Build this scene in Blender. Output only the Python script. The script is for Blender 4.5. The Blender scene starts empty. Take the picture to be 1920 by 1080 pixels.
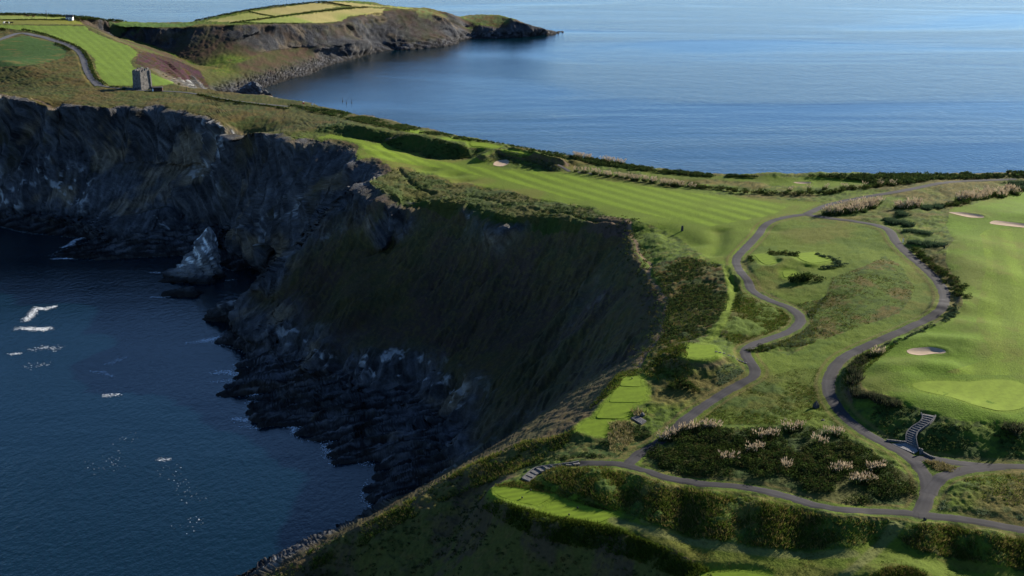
import bpy, bmesh, math, random
import numpy as np
from mathutils import Vector, Matrix

# ------------------------------------------------------------------ camera, sky, sun, exposure
SC = bpy.context.scene
COL = SC.collection
F, CX, CY = 2400.0, 960.0, 540.0                 # focal length and centre in photograph pixels
CAMZ = 180.0
PITCH = math.atan(810.0 / F)
cam_d = bpy.data.cameras.new('camera')
cam_d.sensor_width = 36.0
cam_d.lens = F / 1920.0 * 36.0
cam_d.clip_start = 1.0
cam_d.clip_end = 60000.0
cam = bpy.data.objects.new('camera', cam_d)
COL.objects.link(cam)
cam.location = (0, 0, CAMZ)
cam.rotation_euler = (math.pi / 2 - PITCH, 0, 0)
SC.camera = cam

SUN_AZ, SUN_EL = math.radians(51), math.radians(21.8)
world = bpy.data.worlds.new('World')
SC.world = world
world.use_nodes = True
wn = world.node_tree
bg = wn.nodes['Background']
sky = wn.nodes.new('ShaderNodeTexSky')
sky.sky_type = 'NISHITA'
sky.sun_disc = False
sky.sun_elevation = SUN_EL
sky.sun_rotation = SUN_AZ
sky.air_density = 1.0
sky.dust_density = 0.12
sky.ozone_density = 6.0
sky.altitude = 1200
wn.links.new(sky.outputs[0], bg.inputs['Color'])
bg.inputs['Strength'].default_value = 0.073

sun_d = bpy.data.lights.new('sun', 'SUN')
sun_d.energy = 5.0
sun_d.angle = math.radians(0.5)
sun_d.color = (1.0, 0.91, 0.76)
sun = bpy.data.objects.new('sun', sun_d)
COL.objects.link(sun)
sdir = Vector((math.sin(SUN_AZ) * math.cos(SUN_EL), math.cos(SUN_AZ) * math.cos(SUN_EL), math.sin(SUN_EL)))
sun.rotation_euler = sdir.to_track_quat('Z', 'Y').to_euler()
sun.location = (300, 200, 400)

SC.view_settings.view_transform = 'Standard'
SC.view_settings.look = 'None'
SC.view_settings.gamma = 1.0
SC.view_settings.use_curve_mapping = False
SC.view_settings.exposure = 1.4
SC.render.engine = 'CYCLES'
SC.cycles.max_bounces = 4
SC.cycles.diffuse_bounces = 2
SC.cycles.glossy_bounces = 2

rng = np.random.default_rng(7)
random.seed(7)

# ------------------------------------------------------------------ small maths helpers
cp, sp = math.cos(PITCH), math.sin(PITCH)

def ray(u, v):
    a = (np.asarray(u, float) - CX) / F
    b = -(np.asarray(v, float) - CY) / F
    return a, cp + b * sp, -sp + b * cp

def unproj(u, v, h):
    dx, dy, dz = ray(u, v)
    t = (h - CAMZ) / dz
    return dx * t, dy * t

def proj(x, y, z):
    zz = np.asarray(z, float) - CAMZ
    d = y * cp - zz * sp
    up = y * sp + zz * cp
    return CX + F * x / d, CY - F * up / d

_T2 = rng.random((512, 512)).astype(np.float32)
_T3 = rng.random((64, 64, 64)).astype(np.float32)

def vnoise(x, y):
    xi = np.floor(x).astype(np.int64); yi = np.floor(y).astype(np.int64)
    fx = (x - xi).astype(np.float32); fy = (y - yi).astype(np.float32)
    fx = fx * fx * fx * (fx * (fx * 6 - 15) + 10); fy = fy * fy * fy * (fy * (fy * 6 - 15) + 10)
    x0 = xi & 511; x1 = (xi + 1) & 511; y0 = yi & 511; y1 = (yi + 1) & 511
    a = _T2[x0, y0]; b = _T2[x1, y0]; c = _T2[x0, y1]; d = _T2[x1, y1]
    return (a + (b - a) * fx) * (1 - fy) + (c + (d - c) * fx) * fy

def vnoise3(x, y, z):
    xi = np.floor(x).astype(np.int64); yi = np.floor(y).astype(np.int64); zi = np.floor(z).astype(np.int64)
    fx = (x - xi).astype(np.float32); fy = (y - yi).astype(np.float32); fz = (z - zi).astype(np.float32)
    fx = fx * fx * (3 - 2 * fx); fy = fy * fy * (3 - 2 * fy); fz = fz * fz * (3 - 2 * fz)
    x0 = xi & 63; x1 = (xi + 1) & 63; y0 = yi & 63; y1 = (yi + 1) & 63; z0 = zi & 63; z1 = (zi + 1) & 63
    def pl(k):
        a = _T3[x0, y0, k]; b = _T3[x1, y0, k]; c = _T3[x0, y1, k]; d = _T3[x1, y1, k]
        return (a + (b - a) * fx) * (1 - fy) + (c + (d - c) * fx) * fy
    p, q = pl(z0), pl(z1)
    return p + (q - p) * fz

def fbm(x, y, s, octs=4, gain=0.5, rot=0.5):
    out = 0.0; amp = 1.0; tot = 0.0
    x = x / s; y = y / s
    c, sn = math.cos(rot), math.sin(rot)
    for k in range(octs):
        out = out + amp * vnoise(x + 17.3 * k, y - 9.1 * k)
        tot += amp; amp *= gain
        x, y = (c * x - sn * y) * 2.03, (sn * x + c * y) * 2.03
    return out / tot            # 0..1, mean .5

def fbm3(x, y, z, s, octs=3, gain=0.5):
    out = 0.0; amp = 1.0; tot = 0.0; k = 1.0 / s
    for i in range(octs):
        out = out + amp * vnoise3(x * k + 3.7 * i, y * k + 1.9 * i, z * k - 5.3 * i)
        tot += amp; amp *= gain; k *= 2.07
    return out / tot

def smooth(a, b, x):
    t = np.clip((x - a) / (b - a), 0, 1)
    return t * t * (3 - 2 * t)

def pip(px, py, poly):
    """points in polygon, vectorised"""
    poly = np.asarray(poly, float)
    ins = np.zeros(px.shape, bool)
    sel = np.nonzero((px >= poly[:, 0].min()) & (px <= poly[:, 0].max()) & (py >= poly[:, 1].min()) & (py <= poly[:, 1].max()))[0] if px.ndim == 1 else None
    if sel is None:
        flat = pip(px.ravel(), py.ravel(), poly)
        return flat.reshape(px.shape)
    if len(sel) == 0:
        return ins
    x = px[sel]; y = py[sel]; c = np.zeros(len(sel), bool)
    n = len(poly)
    for i in range(n):
        x1, y1 = poly[i]; x2, y2 = poly[(i + 1) % n]
        if y1 == y2:
            continue
        m = ((y1 > y) != (y2 > y))
        if not m.any():
            continue
        c ^= m & (x < (x2 - x1) * (y - y1) / (y2 - y1) + x1)
    ins[sel] = c
    return ins

def dense(pts, step, closed=False):
    p = np.asarray(pts, float)
    if closed:
        p = np.vstack([p, p[:1]])
    out = []
    for a, b in zip(p[:-1], p[1:]):
        n = max(1, int(math.ceil(np.linalg.norm((b - a)[:2]) / step)))
        for i in range(n):
            out.append(a + (b - a) * i / n)
    if not closed:
        out.append(p[-1])
    return np.array(out)

def spline(pts, per=8, closed=False):
    """Catmull-Rom through points"""
    p = np.asarray(pts, float)
    n = len(p); out = []
    rngi = range(n if closed else n - 1)
    for i in rngi:
        if closed:
            a, b, c, d = p[(i - 1) % n], p[i], p[(i + 1) % n], p[(i + 2) % n]
        else:
            a, b, c, d = p[max(i - 1, 0)], p[i], p[i + 1], p[min(i + 2, n - 1)]
        for k in range(per):
            t = k / per
            out.append(0.5 * ((2 * b) + (-a + c) * t + (2 * a - 5 * b + 4 * c - d) * t * t + (-a + 3 * b - 3 * c + d) * t ** 3))
    if not closed:
        out.append(p[-1])
    return np.array(out)

# ------------------------------------------------------------------ terrain: heights from breaklines
def L(*p):
    """polyline of (pixel u, pixel v, height) -> world xyz"""
    a = np.array(p, float)
    x, y = unproj(a[:, 0], a[:, 1], a[:, 2])
    return np.column_stack([x, y, a[:, 2]])

WEST_WATER = L((400, 1135, 0), (440, 1090, 0), (560, 1020, 0), (660, 985, 0), (703, 968, 0), (703, 950, 0), (686, 930, 0), (694, 900, 0), (727, 876, 0), (700, 866, 0), (673, 862, 0),
    (628, 873, 0), (613, 842, 0), (640, 828, 0), (613, 826, 0), (573, 824, 0), (553, 811, 0), (580, 795, 0), (549, 795, 0), (487, 801, 0), (463, 775, 0),
    (470, 755, 0), (520, 735, 0), (552, 721, 0), (515, 732, 0), (473, 743, 0), (407, 741, 0), (440, 712, 0), (470, 695, 0), (440, 694, 0), (446, 680, 0), (475, 662, 0), (433, 649, 0),
    (404, 642, 0), (432, 622, 0), (462, 606, 0), (470, 590, 0), (480, 560, 0), (500, 530, 0), (510, 505, 0), (470, 500, 0), (440, 508, 0), (400, 490, 0),
    (340, 478, 0), (267, 482, 0), (187, 487, 0), (143, 485, 0), (100, 478, 0), (135, 462, 0), (180, 452, 0), (150, 445, 0), (60, 437, 0), (0, 424, 0), (-120, 415, 0))
FAR_WATER = L((1050, 62, 0), (1027, 65.5, 0), (960, 70.5, 0), (913, 72.5, 0), (880, 73, 0), (862, 76, 0), (858, 82, 0), (837, 87.5, 0), (790, 91.5, 0), (752, 95, 0), (743, 93, 0), (700, 99, 0), (660, 112, 0),
    (625, 120, 0), (600, 130, 0), (580, 141, 0), (545, 147.5, 0), (520, 157, 0), (487, 167, 0))

BROW = L((-120, 172, 60.0), (0, 173, 59.5), (45, 180, 58.1), (72, 196, 54.8), (95, 202, 53.6), (120, 191, 55.1), (150, 196, 55.5), (200, 203, 54.5), (235, 193, 54.4), (254, 200, 54.4), (268, 203, 54.3),
    (282, 192, 54.3), (297, 192, 54.3), (313, 204, 54.2), (330, 207, 54.2), (345, 204, 54.1), (360, 212, 54.1), (380, 214, 54.0), (395, 222, 54.0), (430, 236, 53.9), (480, 246, 53.7), (530, 249, 53.5), (550, 259, 53.4), (585, 257, 53.1),
    (600, 262, 53.0), (625, 260, 52.7), (650, 263, 52.5), (670, 270, 52.3), (673, 276, 52.2), (668, 288, 52.3), (669, 297, 52.3), (697, 295, 51.8), (712, 298, 51.6), (718, 306, 51.5), (729, 308, 51.3),
    (735, 318, 51.2), (712, 330, 51.6), (690, 338, 52.0), (715, 356, 51.5), (760, 374, 50.5), (800, 370, 50.5), (840, 372, 50.5), (890, 384, 50.8), (955, 404, 51.2), (1030, 404, 52.0), (1097, 415, 53.5), (1150, 416, 55.0),
    (1178, 414, 55.5), (1182, 440, 55.5), (1192, 470, 55.5), (1206, 492, 55.6), (1217, 520, 55.5), (1246, 560, 55.0), (1240, 605, 55.0), (1236, 630, 55.2), (1200, 688, 56.0), (1170, 706, 56.0), (1130, 756, 55.3), (1078, 808, 54.0))
SPUR = L((1078, 808, 54), (1033, 824, 51.5), (980, 831, 49.5), (900, 866, 45.5), (833, 902, 42), (760, 945, 38.5), (700, 975, 35.5), (600, 1028, 31), (500, 1082, 27), (420, 1122, 22), (380, 1150, 16))
RIDGE = L((440, 172, 49), (500, 178, 49.5), (560, 188, 50.2), (640, 206, 51), (700, 219, 51.3), (760, 231, 51.6), (800, 240, 51.8), (870, 255, 52), (935, 266, 52), (1000, 277, 52), (1050, 287, 52), (1100, 296, 52),
    (1200, 310, 52), (1300, 320, 52.5), (1400, 327, 53), (1500, 330, 53), (1600, 328, 54), (1700, 325, 55), (1920, 319, 56.5), (2060, 317, 57))
SKYLINE = L((-120, 20, 56), (0, 25, 56), (80, 27, 53), (150, 31, 49), (235, 40, 39), (300, 42, 36), (365, 40, 37), (430, 24, 42), (520, 10, 44), (600, 3, 44), (640, 0, 42), (690, 2, 38), (735, 11, 34), (775, 13, 31), (800, 14, 29),
    (838, 22, 25), (850, 28, 20), (860, 31, 16), (872, 28, 15.5), (895, 26, 16.5), (935, 27, 18), (965, 35, 17.5), (985, 44, 13), (1020, 54, 6), (1045, 61, 1.2))

EXTRA = [
    # west slope spurs, brow of the lower cliff and its foot
    L((692, 338, 51), (620, 405, 40), (540, 485, 26), (477, 548, 12), (432, 618, 3)),
    L((800, 370, 49), (720, 470, 31.5), (655, 560, 22.5), (560, 615, 12), (530, 668, 3.5)),
    L((890, 384, 50), (800, 520, 28.5), (700, 600, 16.5), (622, 640, 11.5), (600, 705, 3.5)),
    L((1000, 405, 51.5), (930, 500, 35.2), (840, 590, 22), (757, 645, 14.5), (722, 745, 4)),
    L((1178, 414, 55.5), (1080, 560, 34.5), (960, 680, 20), (900, 735, 14.5)),
    L((1240, 605, 55), (1130, 660, 42.5), (1000, 770, 26), (900, 850, 12), (800, 925, 3)),
    L((477, 548, 12), (560, 615, 11.5), (622, 640, 11.5), (690, 655, 12.5), (757, 645, 14.5), (830, 660, 15), (900, 735, 14.5), (895, 800, 10), (870, 860, 6), (790, 915, 3.5)),
    L((432, 618, 3), (470, 650, 3), (530, 668, 3.5), (600, 705, 3.5), (660, 728, 3.5), (722, 745, 4), (775, 752, 4), (838, 790, 4.5), (855, 815, 4), (835, 880, 3), (770, 930, 2)),
    # rock fingers (crests)
    L((432, 618, 4), (440, 632, 3.2), (412, 641, 1.2)), L((475, 668, 2), (545, 672, 3.5)), L((600, 705, 4), (520, 712, 4), (440, 729, 2.6), (412, 738, 1.2)), L((452, 696, 1.5), (520, 685, 4)),
    L((660, 728, 4), (580, 742, 4.4), (500, 769, 3.4), (474, 778, 1.6)), L((722, 745, 4.5), (640, 771, 4.4), (575, 800, 2.6), (562, 810, 1)), L((838, 790, 5), (730, 800, 4.8), (650, 834, 3.2), (622, 846, 1.2)),
    L((855, 815, 4.5), (760, 842, 4), (700, 870, 2)), L((835, 880, 4), (760, 902, 3.6), (702, 935, 1.4)),
    # far west cliff: rib, cliff foot
    L((392, 262, 44), (375, 300, 33), (353, 347, 24), (300, 385, 16), (240, 402, 12.5), (209, 428, 8), (196, 455, 3)),
    L((668, 299, 52), (580, 370, 35), (500, 440, 18), (460, 425, 15), (446, 465, 6)),
    L((-120, 385, 6), (0, 392, 6), (90, 398, 6), (170, 408, 5.5), (196, 455, 3), (260, 462, 3.2), (340, 440, 4), (400, 440, 5), (446, 465, 5), (500, 485, 5), (520, 490, 6)),
    L((-120, 250, 40), (0, 250, 39), (130, 265, 36), (250, 300, 28), (320, 300, 29), (450, 315, 33), (560, 330, 38)),
    # west plateau
    L((0, 110, 58), (60, 130, 56.5), (150, 150, 54.5), (200, 165, 53), (270, 168, 51.5), (330, 166, 50.5), (400, 187, 51.5), (470, 200, 52), (540, 215, 52), (588, 226, 52.5)),
    L((-120, 80, 58), (0, 75, 58), (80, 65, 57), (150, 90, 55.5), (180, 130, 54), (200, 160, 53)),
    L((-120, 45, 57), (0, 45, 57), (90, 44, 55), (160, 46, 53)),
    L((160, 46, 53), (185, 60, 52.5), (215, 74, 52), (245, 86, 51.5), (262, 96, 51), (255, 108, 51), (275, 126, 50.5), (300, 145, 50), (330, 160, 49.5), (380, 166, 49), (440, 172, 49)),
    L((272, 94, 49.5), (330, 122, 37), (375, 146, 22), (390, 162, 14)),
    L((207, 66, 34), (214, 80, 24)),
    # far headland
    L((200, 50, 37), (260, 51, 37), (333, 51, 37.5), (433, 46, 39), (500, 44, 37), (560, 43.5, 34), (627, 43.5, 30), (648, 36, 31), (690, 26, 32.5), (717, 20, 33), (747, 16, 33), (765, 19, 31), (787, 21, 29), (815, 25, 26.5), (837, 34, 22), (845, 42, 16)),
    L((250, 75, 26), (300, 92, 21), (375, 127, 11), (420, 122, 14), (453, 114, 15), (508, 95, 16), (560, 88, 15), (600, 88, 14), (650, 80, 14), (690, 74, 14)),
    L((1000, 58, 6), (930, 52, 9.5), (905, 46, 12.5), (890, 48, 11), (872, 55, 7)),
    # golf course
    L((725, 266, 51.2), (747, 256, 54.2), (763, 251, 55.6), (797, 253, 55.3), (830, 262, 54.8), (863, 270, 54.2), (897, 282, 52.6), (920, 290, 50.8)),
    L((725, 268, 50.5), (737, 278, 49.5), (762, 284, 48.8), (788, 289, 48.4), (802, 296, 48.2), (847, 300, 48.5), (872, 298, 48.8), (897, 293, 49)),
    L((590, 246, 53.2), (608, 231, 56.0), (638, 228, 56.6), (663, 233, 56.3), (697, 241, 55.6), (727, 246, 54.9), (742, 254, 53.8)),
    L((588, 249, 53), (622, 251, 52.3), (652, 256, 51.8), (673, 259, 51.5), (697, 264, 51), (713, 267, 50.8)),
    L((770, 246, 54.5), (850, 259, 53.9), (910, 272, 52.9), (970, 285, 51.8)),
    L((740, 300, 50), (800, 318, 49.3), (900, 330, 49.7), (1000, 345, 51), (1150, 375, 53.8), (1300, 395, 56), (1400, 395, 57)),
    L((1000, 310, 50.8), (1120, 330, 52.3), (1250, 350, 53.5), (1370, 365, 55), (1500, 362, 55.5), (1600, 360, 57)),
    L((1000, 375, 51.8), (1100, 390, 53.5)),
    L((1300, 340, 52.6), (1420, 345, 53), (1540, 345, 54)),
    L((1510, 402, 58), (1440, 420, 58), (1400, 460, 58.3), (1378, 490, 58.3), (1410, 540, 58.3), (1490, 585, 58.5), (1500, 605, 58.5), (1400, 655, 58.5), (1420, 700, 58), (1270, 795, 55.5), (1180, 868, 53.6)),
    L((1510, 402, 58), (1600, 415, 59), (1670, 430, 60), (1710, 480, 60.3), (1770, 540, 60.5), (1770, 570, 60.4), (1640, 640, 59.2), (1570, 680, 58.3), (1550, 720, 58), (1580, 775, 57.4), (1650, 825, 56.9), (1720, 870, 56.4), (1745, 905, 55.9), (1722, 960, 55)),
    L((1510, 402, 58), (1560, 385, 57.7), (1660, 365, 58), (1780, 342, 58)),
    L((1440, 500, 60.2), (1480, 480, 60.2), (1540, 500, 60), (1500, 540, 59.6)),
    L((1600, 470, 60.3), (1650, 540, 60.6), (1580, 620, 59.6)),
    L((1720, 400, 60.3), (1850, 400, 60.5), (2000, 400, 61)),
    L((1790, 440, 61.6), (1810, 540, 62.3), (1760, 610, 62.2), (1680, 650, 62)),
    L((1880, 460, 61.4), (1880, 560, 62), (1860, 650, 62.4), (2050, 650, 62.4)),
    L((1660, 645, 61), (1625, 690, 60.6), (1615, 735, 60.4), (1680, 755, 60.6), (1742, 778, 60.6), (1800, 797, 60.6), (1925, 797, 60.6), (2050, 797, 60.6)),
    L((1700, 715, 61.5), (1800, 700, 61.8), (1930, 715, 61.8)), L((1740, 755, 61.3), (1850, 770, 61.3), (1930, 765, 61.3)),
    L((1750, 862, 56.4), (1850, 869, 56), (1930, 868, 56), (2050, 868, 56)),
    L((1800, 905, 57.4), (1870, 915, 57.5), (2000, 915, 57.4)), L((1745, 940, 55.4), (1760, 965, 55.2), (1850, 985, 55), (1930, 993, 55), (2050, 1010, 55)),
    L((1400, 760, 57.2), (1500, 740, 57.8), (1300, 780, 55.8)),
    L((1215, 850, 54.5), (1350, 805, 57), (1480, 800, 57.6), (1600, 830, 57.2), (1690, 895, 56.2)), L((1300, 880, 55.6), (1480, 880, 56.6), (1640, 915, 56)),
    # tee mound by the upper path
    L((1285, 646, 60.6), (1340, 646, 60.6), (1342, 674, 60.6), (1284, 674, 60.6), (1285, 646, 60.6)),
    L((1215, 690, 56.2), (1245, 712, 56.8), (1275, 725, 56.8), (1320, 722, 57), (1370, 706, 57.5), (1395, 684, 58)),
    L((1362, 500, 58.3), (1373, 540, 58.6), (1365, 580, 58.9), (1345, 620, 59.8)),
    L((1235, 455, 55.6), (1270, 470, 56), (1300, 470, 56.8), (1335, 470, 57.5)), L((1226, 497, 56.2), (1290, 490, 57.4), (1350, 490, 58)),
    # berms at the bottom
    L((1050, 872, 53.5), (1130, 877, 54.4), (1200, 893, 55), (1300, 918, 55.7), (1420, 937, 56), (1500, 954, 56), (1600, 964, 56), (1655, 970, 55.7), (1682, 984, 54.2)),
    L((1015, 893, 52.9), (1050, 915, 52.4), (1120, 945, 52.2), (1180, 968, 52.0), (1300, 1008, 51.9), (1440, 1029, 51.9), (1560, 1033, 51.9), (1640, 1014, 52.4), (1682, 996, 54.4)),
    L((1702, 990, 54.5), (1730, 982, 55.2), (1790, 986, 55.7), (1850, 999, 55.7), (1930, 1012, 55.7), (2050, 1035, 55.7)),
    L((1690, 1012, 53.2), (1712, 1032, 52.7), (1765, 1044, 52.5), (1850, 1058, 52.4), (1930, 1072, 52.4), (2050, 1090, 52.4)),
    L((1560, 1080, 51.2), (1700, 1110, 51.2), (2000, 1130, 50.9)),
    L((906, 916, 51.1), (918, 938, 51.1), (955, 952, 51.1), (998, 965, 51.1), (1040, 966, 51.1), (1100, 978, 51.1), (1150, 985, 51.1), (1210, 1003, 50.9), (1265, 1032, 50.7), (1330, 1066, 50.4), (1400, 1090, 50.2)),
    L((985, 888, 51.9), (945, 899, 51.4), (906, 916, 51.1)), L((930, 922, 51.2), (1000, 930, 51.2)), L((1000, 920, 51.2), (1100, 955, 51.2), (1180, 980, 51.2)),
    L((885, 950, 45.5), (925, 984, 46.8), (990, 1014, 47.6), (1100, 1028, 47.8), (1180, 1048, 47.8), (1250, 1080, 47.6), (1300, 1102, 47.3)),
    L((1060, 842, 52.4), (1000, 856, 49.2), (930, 891, 46), (860, 931, 42.3), (790, 976, 38.4), (720, 1011, 35), (620, 1066, 30.2), (560, 1100, 27)),
    L((880, 960, 41), (850, 1000, 37.5), (800, 1080, 33), (760, 1140, 28)), L((700, 1080, 29), (600, 1110, 23)), L((1000, 1085, 42), (1100, 1100, 43), (1200, 1130, 43)),
    L((150, 408, 6), (196, 425, 6), (240, 416, 7), (300, 411, 7), (340, 416, 6.5), (400, 422, 6.5), (446, 440, 7)),
]

GX0, GX1, GY0, GY1, GC = -560.0, 440.0, 120.0, 1480.0, 1.5
NX, NY = int((GX1 - GX0) / GC) + 1, int((GY1 - GY0) / GC) + 1
gx = GX0 + np.arange(NX) * GC
gy = GY0 + np.arange(NY) * GC
GXX, GYY = np.meshgrid(gx, gy, indexing='ij')

north = SKYLINE.copy()
north_out = np.column_stack([north[:, 0] + 10, north[:, 1] + 14 + north[:, 2] * 1.3])
east_out = np.column_stack([RIDGE[:, 0] + 26, RIDGE[:, 1] + 34])
cove = np.array([(-232, 996), (-240, 985), (-226, 950), (-200, 900), (-165, 850), (-135, 800)])
LAND = np.vstack([WEST_WATER[:, :2], [(-700, WEST_WATER[-1, 1])], [(-700, north_out[0, 1])], north_out, FAR_WATER[:, :2], cove, east_out, [(700, east_out[-1, 1])], [(700, 100)], [(-75, 100)], [(-82, 260)]])

def solve_heights():
    num = np.zeros((NX, NY)); den = np.zeros((NX, NY))
    fixedv = np.full((NX, NY), np.nan)
    land = pip(GXX, GYY, LAND)
    sea = ~land
    core = sea.copy()
    for _ in range(3):
        c2 = core.copy()
        c2[1:] &= core[:-1]; c2[:-1] &= core[1:]; c2[:, 1:] &= core[:, :-1]; c2[:, :-1] &= core[:, 1:]
        core = c2
    shore = np.column_stack([LAND, np.zeros(len(LAND))])
    for ln in [shore] + [WEST_WATER, FAR_WATER] + EXTRA + [SPUR, RIDGE, SKYLINE, BROW]:
        d = dense(ln, 0.6)
        i = np.round((d[:, 0] - GX0) / GC).astype(int); j = np.round((d[:, 1] - GY0) / GC).astype(int)
        ok = (i >= 0) & (i < NX) & (j >= 0) & (j < NY)
        n_ = np.zeros((NX, NY)); s_ = np.zeros((NX, NY))
        np.add.at(n_, (i[ok], j[ok]), 1); np.add.at(s_, (i[ok], j[ok]), d[ok, 2])
        m = n_ > 0
        fixedv[m] = s_[m] / n_[m]
    fixedv[core] = -5.0
    # coarse to fine membrane
    levels = [(fixedv)]
    while min(levels[-1].shape) > 24:
        f = levels[-1]
        a, b = (f.shape[0] + 1) // 2, (f.shape[1] + 1) // 2
        pad = np.full((a * 2, b * 2), np.nan); pad[:f.shape[0], :f.shape[1]] = f
        q = pad.reshape(a, 2, b, 2)
        cnt = (~np.isnan(q)).sum(axis=(1, 3)); sm = np.nansum(q, axis=(1, 3))
        levels.append(np.where(cnt > 0, sm / np.maximum(cnt, 1), np.nan))
    h = None
    for li in range(len(levels) - 1, -1, -1):
        f = levels[li]; m = ~np.isnan(f); fv = np.where(m, f, 0)
        if h is None:
            h = np.full(f.shape, np.nanmean(f))
        else:
            h = np.repeat(np.repeat(h, 2, 0), 2, 1)[:f.shape[0], :f.shape[1]]
        h = np.where(m, fv, h)
        for it in range(300 if li > 2 else (120 if li > 0 else 90)):
            p = np.pad(h, 1, mode='edge')
            h2 = 0.25 * (p[2:, 1:-1] + p[:-2, 1:-1] + p[1:-1, 2:] + p[1:-1, :-2])
            h = np.where(m, fv, h2)
    return h, land

def blur(a, n):
    for _ in range(n):
        p = np.pad(a, ((1, 1), (0, 0)), mode='edge'); a = (p[2:] + 2 * p[1:-1] + p[:-2]) * 0.25
        p = np.pad(a, ((0, 0), (1, 1)), mode='edge'); a = (p[:, 2:] + 2 * p[:, 1:-1] + p[:, :-2]) * 0.25
    return a

HB, LANDM = solve_heights()
g0, g1 = np.gradient(HB, GC)
slope = np.hypot(g0, g1)
soft = blur(HB, 4)
flat = 1 - smooth(0.18, 0.42, blur(slope, 2))
HB = HB * (1 - flat) + soft * flat
HB = np.where(HB > 1.0, blur(HB, 1), HB)

# ------------------------------------------------------------------ fine height grid, features
FC = GC / 2
FX, FY = 2 * NX - 1, 2 * NY - 1
def upsample(a):
    o = np.zeros((2 * a.shape[0] - 1, 2 * a.shape[1] - 1))
    o[::2, ::2] = a
    o[1::2, ::2] = 0.5 * (a[1:] + a[:-1])
    o[:, 1::2] = 0.5 * (o[:, 2::2] + o[:, :-2:2])
    return o
H = upsample(HB)
H = np.where(H > 0.6, blur(H, 2), H)

def samp(A, x, y):
    fx = np.clip((x - GX0) / FC, 0, FX - 1.001); fy = np.clip((y - GY0) / FC, 0, FY - 1.001)
    i = fx.astype(np.int64); j = fy.astype(np.int64); fx = fx - i; fy = fy - j
    return (A[i, j] * (1 - fx) + A[i + 1, j] * fx) * (1 - fy) + (A[i, j + 1] * (1 - fx) + A[i + 1, j + 1] * fx) * fy

def gh(x, y):
    return samp(H, np.asarray(x, float), np.asarray(y, float))

def hit(u, v):
    """photograph pixels -> points on the ground (first meeting of the sight line with the terrain)"""
    u = np.atleast_1d(np.asarray(u, float)).copy(); v = np.atleast_1d(np.asarray(v, float)).copy()
    out = np.zeros((len(u), 3))
    todo = np.arange(len(u))
    for attempt in range(24):
        dx, dy, dz = ray(u[todo], v[todo])
        t0 = (70 - CAMZ) / dz; t1 = (-0.5 - CAMZ) / dz
        n = 700
        ts = t0[:, None] + (t1 - t0)[:, None] * np.linspace(0, 1, n)[None]
        zz = CAMZ + dz[:, None] * ts
        below = gh(dx[:, None] * ts, dy[:, None] * ts) >= zz
        k = np.argmax(below, axis=1); ok = below.any(axis=1)
        k = np.maximum(k, 1)
        r = np.arange(len(todo))
        a = ts[r, k - 1]; b = ts[r, k]
        for _ in range(12):
            m = 0.5 * (a + b)
            hi = gh(dx * m, dy * m) >= CAMZ + dz * m
            b = np.where(hi, m, b); a = np.where(hi, a, m)
        x, y = dx * b, dy * b
        z = gh(x, y)
        ok &= z > 0.3
        out[todo] = np.column_stack([x, y, z])
        todo = todo[~ok]
        if len(todo) == 0:
            break
        v[todo] += 1.0
    return out

def hitp(pts, closed=True, step=12):
    p = dense(pts, step, closed)
    return hit(p[:, 0], p[:, 1])

def window(P, pad):
    i0 = max(0, int((P[:, 0].min() - pad - GX0) / FC)); i1 = min(FX, int((P[:, 0].max() + pad - GX0) / FC) + 2)
    j0 = max(0, int((P[:, 1].min() - pad - GY0) / FC)); j1 = min(FY, int((P[:, 1].max() + pad - GY0) / FC) + 2)
    X = GX0 + np.arange(i0, i1) * FC; Y = GY0 + np.arange(j0, j1) * FC
    XX, YY = np.meshgrid(X, Y, indexing='ij')
    return (slice(i0, i1), slice(j0, j1)), XX, YY

def dist_line(XX, YY, P, closed=False):
    P = np.asarray(P, float)[:, :2]
    if closed:
        P = np.vstack([P, P[:1]])
    d = np.full(XX.shape, 1e9)
    for a, b in zip(P[:-1], P[1:]):
        ab = b - a; l2 = max((ab ** 2).sum(), 1e-9)
        t = np.clip(((XX - a[0]) * ab[0] + (YY - a[1]) * ab[1]) / l2, 0, 1)
        d = np.minimum(d, (XX - a[0] - t * ab[0]) ** 2 + (YY - a[1] - t * ab[1]) ** 2)
    return np.sqrt(d)

def add_ridge(pts, amp, w):
    P = hitp(pts, False, 10)
    sl, XX, YY = window(P, 3 * w)
    H[sl] += amp * np.exp(-(dist_line(XX, YY, P) / w) ** 2)

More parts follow.
